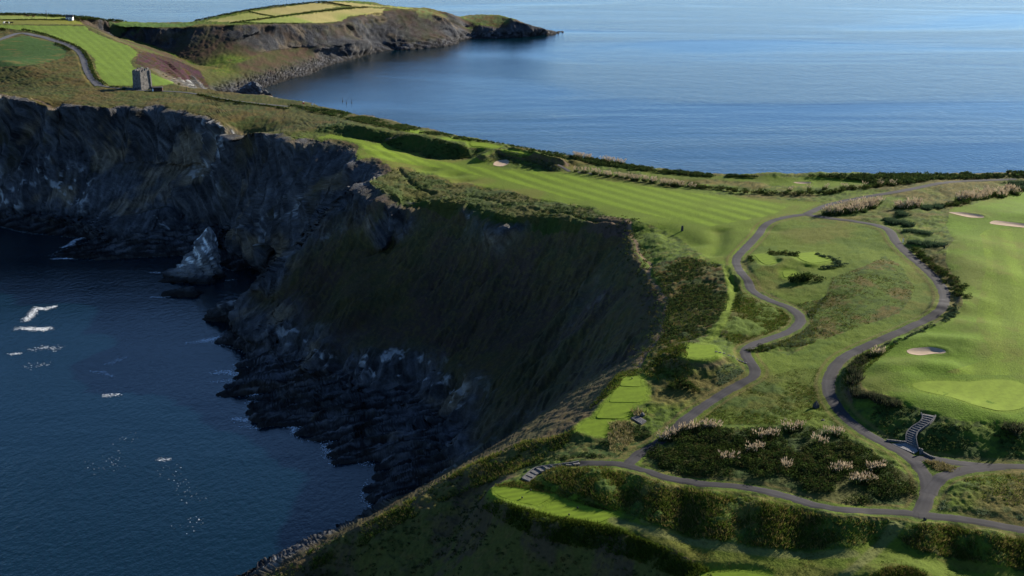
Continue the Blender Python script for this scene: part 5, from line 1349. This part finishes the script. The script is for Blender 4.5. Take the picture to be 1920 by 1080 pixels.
# ------------------------------------------------------------------ stone, walls, steps and small things
def rock_mat(name, a, b_, scale):
    m, nt, bs = new_mat(name); geo = nt.nodes.new('ShaderNodeNewGeometry')
    f = noise(nt, geo.outputs['Position'], scale, 6, .7)
    nt.links.new(ramp(nt, f, (.35, a), (.65, b_)), bs.inputs['Base Color']); bs.inputs['Roughness'].default_value = .9; bs.inputs['Specular IOR Level'].default_value = .2
    bump(nt, noise(nt, geo.outputs['Position'], scale * 2, 6, .7), .8, .4, bs)
    return m
M_STONE = rock_mat('pale_stone', (.062, .062, .066), (.135, .132, .128), 2.5); M_DSTONE = rock_mat('dark_stone', (.035, .033, .032), (.075, .07, .066), 3); M_TOWER = rock_mat('tower_stone', (.06, .057, .055), (.17, .16, .148), .9)
M_STACK = rock_mat('stack_rock', (.05, .05, .052), (.17, .17, .17), .35); M_WHITE = mottled('white_paint', (.75, .74, .72), .9, 1.05, 3, .6, 0); M_BLACK = mottled('black_paint', (.012, .012, .013), .8, 1.2, 4, .6, 0)
M_RED = mottled('red_cloth', (.5, .06, .04), .9, 1.1, 3, .8, 0); M_SHED = mottled('brown_boards', (.055, .028, .026), .7, 1.3, 1.2, .85, .3); M_SHEDR = mottled('shed_roof', (.03, .028, .03), .8, 1.2, 1, .7, .2)
M_HIDE = mottled('black_hide', (.02, .018, .016), .6, 1.4, 1.5, .8, 0); M_SLATE = mottled('roof_slate', (.05, .052, .06), .8, 1.2, 2, .7, .2); M_GLASS = mottled('dark_opening', (.01, .01, .012), .9, 1.1, 1, .4, 0); M_WOOD = mottled('weathered_wood', (.06, .048, .036), .7, 1.3, 4, .9, .2)
M_PAVE = rock_mat('paving', (.12, .12, .125), (.24, .235, .235), 5)

def bm_obj(name, bm, mat, parent=None, bevel=0.0, smooth_=False, **props):
    if bevel:
        bmesh.ops.bevel(bm, geom=[e for e in bm.edges], offset=bevel, segments=1, affect='EDGES', clamp_overlap=True)
    bmesh.ops.recalc_face_normals(bm, faces=bm.faces)
    me = bpy.data.meshes.new(name); bm.to_mesh(me); bm.free(); me.materials.append(mat)
    for p in me.polygons: p.use_smooth = smooth_
    return link(name, me, parent, **props)
def add_box(bm, c0, size, rotz=0.0, taper=1.0):
    x, y, z = size[0] / 2, size[1] / 2, size[2]
    ca, sa = math.cos(rotz), math.sin(rotz); vs = []
    for zz, k_ in ((0, 1), (z, taper)):
        for sx, sy in ((-1, -1), (1, -1), (1, 1), (-1, 1)):
            px, py = sx * x * k_, sy * y * k_
            vs.append(bm.verts.new((c0[0] + px * ca - py * sa, c0[1] + px * sa + py * ca, c0[2] + zz)))
    for f in ((3, 2, 1, 0), (4, 5, 6, 7), (0, 1, 5, 4), (1, 2, 6, 5), (2, 3, 7, 6), (3, 0, 4, 7)):
        bm.faces.new([vs[i] for i in f])
    return vs
def rough_stone(name, size, mat, seed, sub=2, amp=.18, **props):
    bm = bmesh.new(); bmesh.ops.create_icosphere(bm, subdivisions=sub, radius=1)
    r_ = random.Random(seed)
    off = Vector((r_.random() * 40, r_.random() * 40, r_.random() * 40))
    for v_ in bm.verts:
        n_ = float(vnoise3(*[np.array([q]) for q in (v_.co * 1.3 + off)])[0]) - .5
        p = v_.co * (1 + n_ * amp * 3)
        p.x = max(-.85, min(.85, p.x)); p.y = max(-.85, min(.85, p.y))
        v_.co = Vector((p.x * size[0] / 2, p.y * size[1] / 2, (p.z * .5 + .4) * size[2]))
    return bm_obj(name, bm, mat, **props)

# stairs: every tread a part, walls on both sides
def stairs(key, name, label, walls, riser_extra=.0):
    A, B = STAIRW[key]
    o0 = 0.5 * (A[0] + B[0])
    t = thing(name, label, 'stairs', tuple(o0))
    for i in range(len(A) - 1):
        bm = bmesh.new()
        z1 = max(A[i, 2], A[i + 1, 2]) + .02; z0 = min(A[i, 2], A[i + 1, 2]) - .6
        c4 = [A[i], B[i], B[i + 1], A[i + 1]]
        lo = [bm.verts.new((p[0] - o0[0], p[1] - o0[1], z0 - o0[2])) for p in c4]; hi = [bm.verts.new((p[0] - o0[0], p[1] - o0[1], z1 - o0[2])) for p in c4]
        bm.faces.new(hi); bm.faces.new(lo[::-1])
        for a in range(4):
            b_ = (a + 1) % 4; bm.faces.new([lo[a], lo[b_], hi[b_], hi[a]])
        bm_obj('step', bm, M_STONE, t)
    for side in walls:
        P = A if side == 'a' else B; Oo = B if side == 'a' else A
        bm = bmesh.new(); prev = None
        for p, q in zip(P, Oo):
            d = (p - q)[:2]; d /= np.linalg.norm(d) + 1e-9
            ring = []
            for off_, zz in ((.0, -.5), (.0, .3), (.26, .3), (.26, -.5)):
                ring.append(bm.verts.new((p[0] + d[0] * (off_ + .01) - o0[0], p[1] + d[1] * (off_ + .01) - o0[1], p[2] + zz - o0[2])))
            if prev:
                for a in range(4):
                    bm.faces.new([prev[a], prev[(a + 1) % 4], ring[(a + 1) % 4], ring[a]])
            else:
                bm.faces.new(ring)
            prev = ring
        bm.faces.new(prev[::-1])
        bm_obj('side_wall', bm, M_STONE, t)
    return t
stairs('right', 'stone_stairs', 'curved flight of grey stone stairs climbing the bank to the green', 'ab')
stairs('left', 'stone_stairs', 'broad curved stone steps descending from the path to the striped tee', 'a')
stairs('small', 'stone_stairs', 'four short pale stone steps beside the third cliff-edge tee', '')

def low_wall(pts, w, h, label):
    P = hitp(pts, False, 5); o0 = P[0]
    t = thing('retaining_wall', label, 'wall', tuple(o0))
    T = np.gradient(P[:, :2], axis=0); T /= np.linalg.norm(T, axis=1)[:, None] + 1e-9
    for i in range(len(P) - 1):
        a, b_ = P[i], P[i + 1]; d = b_ - a; ln = float(np.hypot(d[0], d[1]))
        for r_ in range(2):
            bm = bmesh.new(); hh = h / 2 - .02
            add_box(bm, ((a[0] + b_[0]) / 2 - o0[0], (a[1] + b_[1]) / 2 - o0[1], min(a[2], b_[2]) - o0[2] - .12 + r_ * (hh + .02) + random.uniform(0, .02)), (ln * .97, w * random.uniform(.92, 1.04), hh), math.atan2(d[1], d[0]))
            bm_obj('stone', bm, M_STONE, t, bevel=.02)
    return t
low_wall([(1662, 827), (1680, 829), (1699, 831)], .4, .6, 'low stone wall left of the foot of the curved stairs')
low_wall([(1722, 842), (1730, 850), (1742, 857), (1754, 861)], .4, .6, 'low stone wall curving right from the foot of the curved stairs')
PV = hitp([(1672, 833), (1700, 832), (1718, 841), (1722, 846), (1714, 851), (1695, 843)], True, 4)
Vv, Fq = rings(PV, lambda x, y: sheet_z(x, y, .13), 3, .1)
link('paving', mesh_np('paving', Vv, Fq, M_PAVE, False), kind='structure', label='pale paving at the foot of the curved stairs')

def stand(name, label, cat_, u, v, build, mat, bevel=.03, rot=0.0):
    p = at(u, v); bm = bmesh.new(); build(bm)
    o = bm_obj(name, bm, mat, bevel=bevel, label=label, category=cat_)
    o.location = (p[0], p[1], p[2] - .05); o.rotation_euler = (0, 0, rot)
    return o
def slab(bm):
    add_box(bm, (0, 0, 0), (.85, .5, 1.2), 0, .93); add_box(bm, (.03, 0, 1.19), (.74, .42, .75), .05, .8)
stand('standing_stone', 'dark upright standing stone casting a long shadow on the fairway', 'stone', 1279, 433, slab, M_DSTONE, .04, .2)
def pointed(bm):
    add_box(bm, (0, 0, 0), (1.25, 1.1, .85), 0, .92); add_box(bm, (0, 0, .84), (1.1, .98, .95), 0, .12)
stand('marker_stone', 'dark pointed stone marker on the grass left of the path bend', 'marker', 1530, 764, pointed, M_DSTONE, .04, .5)
rs = rough_stone('boulder', (.9, .7, .5), M_DSTONE, 3, label='small dark boulder on the grass below the pointed marker', category='boulder'); p = at(1543, 789); rs.location = (p[0], p[1], p[2] - .08)
rs = rough_stone('boulder', (1.3, 1.0, 1.1), M_STONE, 5, label='pale boulder beside the large tussock at the third tee', category='boulder'); p = at(1204, 780); rs.location = (p[0], p[1], p[2] - .15)
def post(bm): add_box(bm, (0, 0, 0), (.5, .5, .62), 0, .94); add_box(bm, (0, 0, .615), (.42, .42, .12), 0, .5)
stand('stone_bollard', 'short square stone bollard on the verge at the path junction', 'bollard', 1734, 976, post, M_DSTONE, .02, .3)
def pillar(bm): add_box(bm, (0, 0, 0), (.7, .6, 1.15), 0, .9); add_box(bm, (.02, 0, 1.14), (.58, .5, .2), 0, .6)
stand('stone_pillar', 'pale stone pillar at the foot of the curved stairs', 'pillar', 1727, 851, pillar, M_STONE, .05, .6)
def thin(bm): add_box(bm, (0, 0, 0), (.42, .3, 1.15), 0, .92); add_box(bm, (0, 0, 1.145), (.36, .26, .22), 0, .5)
stand('marker_post', 'black post standing at the end of the blue-green mound', 'post', 1770, 467, thin, M_BLACK, .02)
def wpost(bm): add_box(bm, (0, 0, 0), (.22, .22, 1.3), 0, .8); add_box(bm, (.05, 0, 1.295), (.16, .16, .3), 0, .6)
stand('marker_post', 'pale thin post beside the upper path bend', 'post', 1693, 455, wpost, M_WHITE, .02)
for k, (u, v) in enumerate([(1343, 660), (1350, 661.5), (1357, 663), (1366, 667), (1373, 669), (1381, 674), (1387, 676.5), (1392, 678.5), (1398, 681)]):
    o = rough_stone('stepping_stone', (.95, .6, .3), M_STONE, 20 + k, 1, .1, label='pale flat stone in the stepped line down the flank of the tee mound', category='stepping stone', group='stepping stones on the tee mound'); p = at(u, v); o.location = (p[0], p[1], p[2] - .02)
for k, (u, v, lab) in enumerate([(995, 921, 'tiny dark tee marker at the back of the striped tee'), (979, 935, 'tiny dark tee marker at the front of the striped tee'), (1083, 954, 'tiny dark tee marker at the back of the long pale tee'), (1067, 967, 'tiny dark tee marker at the front of the long pale tee'), (1185, 711, 'tiny dark tee marker on the farthest cliff-edge tee')]):
    def mk(bm): bmesh.ops.create_icosphere(bm, subdivisions=2, radius=.2, matrix=Matrix.Translation((0, 0, .25))); add_box(bm, (0, 0, 0), (.12, .12, .2))
    o = stand('tee_marker', lab, 'marker', u, v, mk, M_BLACK, 0); o.location.z += .12

# ruined tower
def tower():
    p = at(268, 167)
    yaw = math.atan2(-.53, .85)
    t = thing('ruined_tower', 'roofless ruined stone tower standing on the neck of land', 'tower', (p[0], p[1], p[2] - .4), yaw)
    W, D, HT, th = 5.4, 8.0, 12.6, .9                       # the lit face looks along +x of the tower, the dark one along -y
    def wall(ax, sgn, length, hole, seed):
        bm = bmesh.new(); nx, nz = 18, 26; grid = {}
        for i in range(nx + 1):
            for j in range(nz + 1):
                s = -length / 2 + length * i / nx; z = j / nz
                top = HT * (.93 + .10 * (float(vnoise(np.array([i * .45 + seed]), np.array([seed * 3.1]))[0]) - .5) * 2.2)
                if sgn * s > length * .30 and ax == 'x': top *= .93
                zz = z * top; bat = .25 * (1 - z)
                o_ = (D if ax == 'y' else W) / 2 + bat + .16 * (float(vnoise3(np.array([s * 1.1 + seed]), np.array([zz * 1.1]), np.array([seed * 1.7]))[0]) - .5)
                pt = (sgn * o_, s, zz) if ax == 'x' else (s, sgn * o_, zz)
                ins = (pt[0] - sgn * th, pt[1], zz) if ax == 'x' else (pt[0], pt[1] - sgn * th, zz)
                grid[i, j] = (bm.verts.new(pt), bm.verts.new(ins))
        for i in range(nx):
            for j in range(nz):
                if (i, j) in hole: continue
                for k_ in (0, 1):
                    f = [grid[i, j][k_], grid[i + 1, j][k_], grid[i + 1, j + 1][k_], grid[i, j + 1][k_]]
                    bm.faces.new(f if k_ == 0 else f[::-1])
                for (a, b_, nb) in (((i, j), (i + 1, j), (i, j - 1)), ((i + 1, j), (i + 1, j + 1), (i + 1, j)), ((i + 1, j + 1), (i, j + 1), (i, j + 1)), ((i, j + 1), (i, j), (i - 1, j))):
                    if nb in hole or nb[0] < 0 or nb[0] >= nx or nb[1] < 0 or nb[1] >= nz:
                        bm.faces.new([grid[a][0], grid[b_][0], grid[b_][1], grid[a][1]])
        return bm_obj('wall', bm, M_TOWER, t, smooth_=False)
    wall('x', 1, D - .02, {(7, 20), (7, 19), (10, 13), (10, 12), (5, 8)}, 1); wall('y', -1, W + 1.2, {(12, 1), (12, 2), (12, 3), (12, 4), (13, 1), (13, 2), (13, 3), (13, 4), (8, 15), (8, 16)}, 5)
    wall('x', -1, D - .02, {(9, 14), (9, 15)}, 9); wall('y', 1, W + 1.2, set(), 13)
    bm = bmesh.new(); add_box(bm, (0, 0, .2), (W - 1.6, D - 1.6, 8.0), 0, .95); bm_obj('rubble_core', bm, M_DSTONE, t)
    for (x, y, s_) in ((W / 2 + .7, 3.4, 1.3), (W / 2 + .6, 2.2, .8), (W / 2 + 1.2, 3.9, .9)):
        o = rough_stone('fallen_masonry', (s_ * 1.2, s_, s_ * 1.5), M_TOWER, int(s_ * 31), 2, .12); o.parent = t; o.location = (x, y, 0)
tower()
# shed beside the tower
p = at(295, 170.5); t = thing('shed', 'low dark red-brown shed beside the ruined tower', 'shed', (p[0], p[1], p[2] - .1), .15)
bm = bmesh.new(); add_box(bm, (0, 0, 0), (6.0, 3.2, 2.0)); bm_obj('wall', bm, M_SHED, t)
bm = bmesh.new(); add_box(bm, (0, 0, 2.0), (6.5, 3.7, .35), 0, .86); bm_obj('roof', bm, M_SHEDR, t)
bm = bmesh.new(); add_box(bm, (-2.3, -1.62, .05), (.8, .06, 1.7)); bm_obj('door', bm, M_WHITE, t)
bm = bmesh.new(); add_box(bm, (1.0, -1.62, .9), (1.2, .05, .7)); bm_obj('window', bm, M_GLASS, t)
# ruined wall stub and posts near the tower
low_wall([(229, 165.5), (238, 166.5), (250, 167.5), (254, 168)], .7, 1.0, 'broken stone wall between the low bushes and the tower')
for u, v, lab in ((249.5, 166.5, 'dark wooden post just left of the ruined tower'), (350, 170.5, 'dark wooden post beside the track right of the shed'), (285.5, 166, 'dark pointed post at the right corner of the tower')):
    def wp(bm): add_box(bm, (0, 0, 0), (.35, .35, 2.0), 0, .7); add_box(bm, (0, 0, 1.99), (.24, .24, .5), 0, .3)
    stand('wooden_post', lab, 'post', u, v, wp, M_WOOD, 0)
# farm building far left
p = at(131, 37.5); t = thing('farm_building', 'small white gabled farm building among dark bushes at far left', 'building', (p[0], p[1], p[2] - .2), .12)
bm = bmesh.new(); add_box(bm, (0, 0, 0), (5.6, 5.0, 2.6)); bm_obj('wall', bm, M_WHITE, t)
bm = bmesh.new(); vs = [bm.verts.new(q) for q in ((-3, -2.8, 2.6), (3, -2.8, 2.6), (3, 2.8, 2.6), (-3, 2.8, 2.6), (-3, 0, 4.6), (3, 0, 4.6))]
for f in ((0, 1, 5, 4), (2, 3, 4, 5), (1, 2, 5), (3, 0, 4), (3, 2, 1, 0)): bm.faces.new([vs[i] for i in f])
bm_obj('roof', bm, M_SLATE, t)
bm = bmesh.new(); add_box(bm, (.8, -2.53, .1), (.9, .05, 1.9)); bm_obj('door', bm, M_BLACK, t)
bm = bmesh.new(); add_box(bm, (-1.4, -2.53, 1.0), (.8, .05, .9)); bm_obj('window', bm, M_GLASS, t)
# utility pole
p = at(88, 36); t = thing('utility_pole', 'thin wooden utility pole in the pale strip field', 'pole', tuple(p))
bm = bmesh.new(); add_box(bm, (0, 0, -.2), (.3, .3, 7.5), 0, .7); bm_obj('pole', bm, M_WOOD, t)
bm = bmesh.new(); add_box(bm, (0, 0, 6.8), (1.6, .14, .14)); bm_obj('crossarm', bm, M_WOOD, t)
# flags at the far green
for u, v, mat, lab in ((568, 207, M_RED, 'tall thin pole carrying a red and white flag by the far left hedge'), (584.5, 209, M_WHITE, 'tall thin pole carrying a white flag by the far left hedge')):
    p = at(u, v); t = thing('flagpole', lab, 'flagpole', tuple(p))
    bm = bmesh.new(); add_box(bm, (0, 0, -.1), (.14, .14, 4.6), 0, .6); bm_obj('pole', bm, M_STONE, t)
    bm = bmesh.new(); n = 6; g = [[bm.verts.new((.05 + .95 * i / n, .14 * math.sin(i * 1.3), 3.5 + j * .9 - .12 * i / n)) for j in (0, 1)] for i in range(n + 1)]
    for i in range(n): bm.faces.new([g[i][0], g[i + 1][0], g[i + 1][1], g[i][1]])
    fl = bm_obj('flag', bm, mat, t); sm = fl.modifiers.new('thickness', 'SOLIDIFY'); sm.thickness = .03
    if mat is M_RED:
        bm = bmesh.new(); g = [[bm.verts.new((.05 + .7 * i / n, .14 * math.sin(i * 1.3), 4.42 + j * .5 - .1 * i / n)) for j in (0, 1)] for i in range(n + 1)]
        for i in range(n): bm.faces.new([g[i][0], g[i + 1][0], g[i + 1][1], g[i][1]])
        fl = bm_obj('flag', bm, M_WHITE, t); sm = fl.modifiers.new('thickness', 'SOLIDIFY'); sm.thickness = .03
# slim marker buoys out on the bay
for u, v, ln in ((642.5, 190, .1), (649.5, 193.5, .0), (659.5, 193, .08)):
    x, y = unproj(u, v, 0.0); t = thing('marker_buoy', 'slim dark marker buoy leaning in the bay, one of three', 'buoy', (float(x), float(y), 0), 0, 'slim buoys in the bay'); t.rotation_euler = (0, -ln, 0)
    bm = bmesh.new(); bmesh.ops.create_cone(bm, segments=8, radius1=.4, radius2=.22, depth=1.0, cap_ends=True, matrix=Matrix.Translation((0, 0, .3))); bm_obj('float', bm, M_BLACK, t)
    bm = bmesh.new(); add_box(bm, (0, 0, .6), (.2, .2, 2.4), 0, .6); bm_obj('mast', bm, M_BLACK, t)
# cattle in the far left field
def cow(u, v, yaw, lab, mat):
    p = at(u, v); me = bpy.data.meshes.new('cow')
    J = [(-.75, 0, 1.12, .30), (-.25, 0, 1.10, .40), (.35, 0, 1.12, .38), (.75, 0, 1.22, .27), (1.05, 0, 1.30, .18), (1.35, 0, 1.18, .15), (1.55, 0, 1.05, .10),
         (.55, .2, .75, .13), (.57, .22, .38, .07), (.58, .22, .02, .07), (.55, -.2, .75, .13), (.50, -.22, .38, .07), (.52, -.22, .02, .07),
         (-.75, .2, .78, .17), (-.85, .22, .42, .08), (-.78, .22, .02, .07), (-.75, -.2, .78, .17), (-.82, -.22, .42, .08), (-.72, -.22, .02, .07), (-1.02, 0, 1.2, .06), (-1.1, 0, .7, .04), (1.25, .2, 1.36, .05), (1.25, -.2, 1.36, .05)]
    E = [(0, 1), (1, 2), (2, 3), (3, 4), (4, 5), (5, 6), (2, 7), (7, 8), (8, 9), (2, 10), (10, 11), (11, 12), (0, 13), (13, 14), (14, 15), (0, 16), (16, 17), (17, 18), (0, 19), (19, 20), (5, 21), (5, 22)]
    me.from_pydata([j[:3] for j in J], E, [])
    o = link('cow', me, label=lab, category='cow', group='cattle in the far left fields'); me.materials.append(mat)
    o.modifiers.new('skin', 'SKIN'); sv = me.skin_vertices[0].data
    for j, s_ in zip(J, sv): s_.radius = (j[3], j[3])
    sv[1].use_root = True
    ss = o.modifiers.new('smooth', 'SUBSURF'); ss.levels = ss.render_levels = 1
    o.location = tuple(p); o.rotation_euler = (0, 0, yaw); o.scale = (1.15,) * 3
M_HIDE2 = mottled('brown_hide', (.12, .05, .03), .8, 1.2, 1.5, .8, 0); M_HIDE3 = mottled('white_hide', (.6, .58, .54), .8, 1.1, 1.5, .8, 0)
cow(8, 45, 1.2, 'white cow, leftmost in the far left field', M_HIDE3); cow(13, 45, .2, 'black cow between two pale ones in the far left field', M_HIDE); cow(17, 45, 2.0, 'pale cow beside the largest black one in the far left field', M_HIDE3)
cow(22, 45, .1, 'black cow, rightmost of the group in the far left field', M_HIDE); cow(52, 32, .2, 'brown cow, left one in the pale strip field', M_HIDE2); cow(63, 33, .1, 'brown cow, right one in the pale strip field', M_HIDE2)

# ------------------------------------------------------------------ sea stack, rocks and foam
def sea_rock(name, label, base, prof, seed, cat_='rock', tone=1.0):
    """prof: list of (height, half width x, half width y, shift x, shift y)"""
    n = 56; m = 60; prof = np.array(prof, float)
    zz = np.linspace(prof[0, 0], prof[-1, 0], m); th = np.linspace(0, 2 * np.pi, n, endpoint=False)
    wx, wy, sx, sy = (np.interp(zz, prof[:, 0], prof[:, i]) for i in (1, 2, 3, 4))
    sq = 1 / np.maximum(np.abs(np.cos(th)), np.abs(np.sin(th))) ** .45
    X = sx[:, None] + wx[:, None] * (np.cos(th) * sq)[None]; Y = sy[:, None] + wy[:, None] * (np.sin(th) * sq)[None]; Z = np.repeat(zz[:, None], n, 1)
    f1 = fbm3(X + seed * 7 + Z * .5, Y + seed, Z * .35, 4.0, 4, .6) - .5; r1 = 1 - np.abs(fbm3(X + Z * .6 + seed, Y, Z * .3, 2.0, 3, .6) * 2 - 1) - .7
    k_ = 1 + (f1 * 1.0 + r1 * .35)
    X = sx[:, None] + (X - sx[:, None]) * k_; Y = sy[:, None] + (Y - sy[:, None]) * k_; Z = Z + f1 * 1.5 * smooth(0, 3, Z)
    Vv = np.column_stack([X.ravel(), Y.ravel(), Z.ravel()]); Vv = np.vstack([Vv, [[sx[-1], sy[-1], zz[-1]]]])
    i = np.arange(n); j = (i + 1) % n
    q = np.vstack([np.column_stack([r * n + i, r * n + j, (r + 1) * n + j, (r + 1) * n + i]) for r in range(m - 1)])
    tr = np.column_stack([(m - 1) * n + i, (m - 1) * n + j, np.full(n, m * n)])
    p3_ = Vv
    g_ = tuft(.55, .70, fbm3(p3_[:, 0] + p3_[:, 2] * .5, p3_[:, 1], p3_[:, 2] * .3, 2.2, 3, .6)) * smooth(3, 8, p3_[:, 2])
    cc = mix(np.tile(C_ROCK, (len(Vv), 1)), C_ROCKL, tuft(.42, .6, fbm3(p3_[:, 0], p3_[:, 1], p3_[:, 2], 1.6, 3))); cc = mix(cc, col(.6, .6, .58), g_ * .8)
    cc = cc * tone
    cc = mix(cc, C_WET, 1 - smooth(1.2, 3.4, p3_[:, 2]))
    me = mesh_np(name, Vv, [q, tr], M_GROUND, False, np.column_stack([cc, np.ones(len(cc))]))
    o = link(name, me, label=label, category=cat_); o.location = (float(base[0]), float(base[1]), 0)
    return o
sx_, sy_ = unproj(380, 521, 0)
sea_rock('sea_stack', 'tall pointed rock stack standing in the water under the cliffs', (sx_, sy_), [(-2, 14, 9, -4.5, 0), (1.0, 13, 8, -4.2, 0), (2.6, 10.5, 5.5, -2.4, 1), (7, 8.2, 4.6, -.6, 1.5), (12, 6.0, 4.0, 1.0, 2), (16.5, 4.0, 3.0, 2.4, 2.4), (20.5, 2.2, 1.8, 3.4, 2.6), (23, .5, .4, 3.9, 2.6)], 3, 'sea stack', tone=1.7)
sx_, sy_ = unproj(340, 552, 0)
sea_rock('rock', 'low dark rock ledge at the foot of the tall stack', (sx_, sy_), [(-2, 9, 5, 0, 0), (.6, 8, 4, 0, 0), (1.8, 6, 2.6, 1, 0), (2.8, 3.0, 1.4, 2, .2), (3, .5, .4, 2, .2)], 5, tone=.5)
sx_, sy_ = unproj(430, 596, 0)
sea_rock('rock', 'large dark boulder rock against the shore below the stack', (sx_, sy_), [(-2, 8.5, 5.5, 0, 0), (1, 8.2, 5, 0, 0), (4, 7, 4, .6, 0), (6.3, 4.6, 2.8, 1.6, .4), (7, 1, .8, 2, .4)], 9, tone=.5)
sx_, sy_ = unproj(478, 176, 0)
sea_rock('rock', 'jagged rock showing above the near crest at the bay', (sx_, sy_ - 12), [(-2, 14, 9, 0, 0), (3, 12, 7, 0, 0), (8, 7, 4, 1, 0), (11, 3, 2, 1, 0), (12, .6, .6, 1, 0)], 12)

def foam(spots):
    Vs, Fs = [], []; o = 0
    for (pts, w, n, s) in spots:
        a = np.array(pts, float); x, y = unproj(a[:, 0], a[:, 1], 0.0)
        n = int(n * 2.2); P = dense(np.column_stack([x, y]), .5); idx = rng.integers(0, len(P), n)
        c_ = P[idx] + rng.normal(size=(n, 2)) * w
        for q in c_:
            m_ = 7; r_ = s * random.uniform(.14, .62); th = np.linspace(0, 2 * np.pi, m_, endpoint=False) + random.random()
            rr_ = r_ * rnd(.45, 1.15, m_)
            px, py = np.cos(th) * rr_ * 1.5, np.sin(th) * rr_ * .75
            Vs.append(np.column_stack([q[0] + px, q[1] + py, np.full(m_, .10 + .02 * random.random())])); Fs.append(np.arange(m_) + o); o += m_
    me = bpy.data.meshes.new('foam'); me.from_pydata(np.vstack(Vs).tolist(), [], [f.tolist() for f in Fs])
    m, nt, b = new_mat('foam'); b.inputs['Base Color'].default_value = (.75, .78, .8, 1); b.inputs['Roughness'].default_value = .8; b.inputs['Alpha'].default_value = .75
    geo = nt.nodes.new('ShaderNodeNewGeometry'); mr = nt.nodes.new('ShaderNodeMapRange'); mr.inputs['From Min'].default_value = .42; mr.inputs['From Max'].default_value = .6; mr.inputs['To Max'].default_value = .85
    nt.links.new(noise(nt, geo.outputs['Position'], 2.2, 4, .7), mr.inputs['Value']); nt.links.new(mr.outputs[0], b.inputs['Alpha'])
    me.materials.append(m)
    link('foam', me, kind='stuff', label='white foam flecks and streaks with painted glints on the shaded water')
foam([([(117, 464), (130, 460), (142, 450), (156, 446)], .7, 170, .7), ([(98, 486), (118, 485), (138, 485)], .5, 110, .6), ([(103, 574), (85, 580), (68, 578), (60, 590), (48, 602)], .8, 330, .7), ([(48, 616), (70, 618), (90, 617)], 1.0, 240, .7), ([(30, 617), (45, 615)], 1.0, 40, .5),
      ([(22, 664), (38, 663)], .5, 40, .6), ([(62, 656), (85, 652), (110, 654)], 1.3, 50, .5), ([(200, 684), (218, 677), (236, 670)], .8, 45, .55), ([(170, 697), (190, 698), (212, 706)], .7, 50, .55), ([(195, 742), (222, 740)], .8, 45, .5), ([(50, 688), (90, 682)], 1.5, 22, .4),
      ([(283, 511), (300, 512)], .5, 45, .5), ([(283, 557), (300, 558), (316, 556)], .5, 90, .5), ([(315, 520), (325, 518)], .5, 30, .5), ([(423, 526), (438, 525)], .4, 22, .4),
      ([(378, 640), (392, 638), (406, 634)], 1.0, 200, .55), ([(350, 643), (372, 643)], .7, 40, .4), ([(404, 700), (425, 697), (445, 703), (460, 692)], 1.0, 200, .55), ([(400, 716), (430, 714), (440, 712)], .8, 60, .4), ([(472, 742), (500, 732), (535, 724)], .7, 180, .5), ([(440, 785), (458, 789), (476, 787)], .8, 150, .5), ([(455, 800), (485, 803)], .7, 50, .4),
      ([(543, 803), (552, 800), (551, 812)], .5, 80, .45), ([(605, 832), (614, 845), (618, 858)], .7, 70, .4), ([(450, 606), (457, 604)], .4, 26, .4), ([(660, 868), (700, 872)], .7, 30, .3),
      ([(300, 862), (315, 862)], .8, 26, .45), ([(310, 880), (335, 905), (350, 925), (372, 942)], 2.0, 26, .3), ([(335, 990), (360, 985), (375, 970)], 2.0, 12, .3), ([(165, 870), (205, 880), (225, 850)], 2.6, 24, .3), ([(230, 830), (250, 815)], 2, 8, .3)]  # sparse open-water specks, painting sun glints together with foam
     + [([tuple(q) for q in np.column_stack(proj(WEST_WATER[i:i + 2, 0] - 1.2, WEST_WATER[i:i + 2, 1] - .6, 0 * WEST_WATER[i:i + 2, 1]))], .7, int(np.hypot(*(WEST_WATER[i + 1] - WEST_WATER[i])[:2]) * random.uniform(.3, 2.2)), .4) for i in range(3, len(WEST_WATER) - 2)])
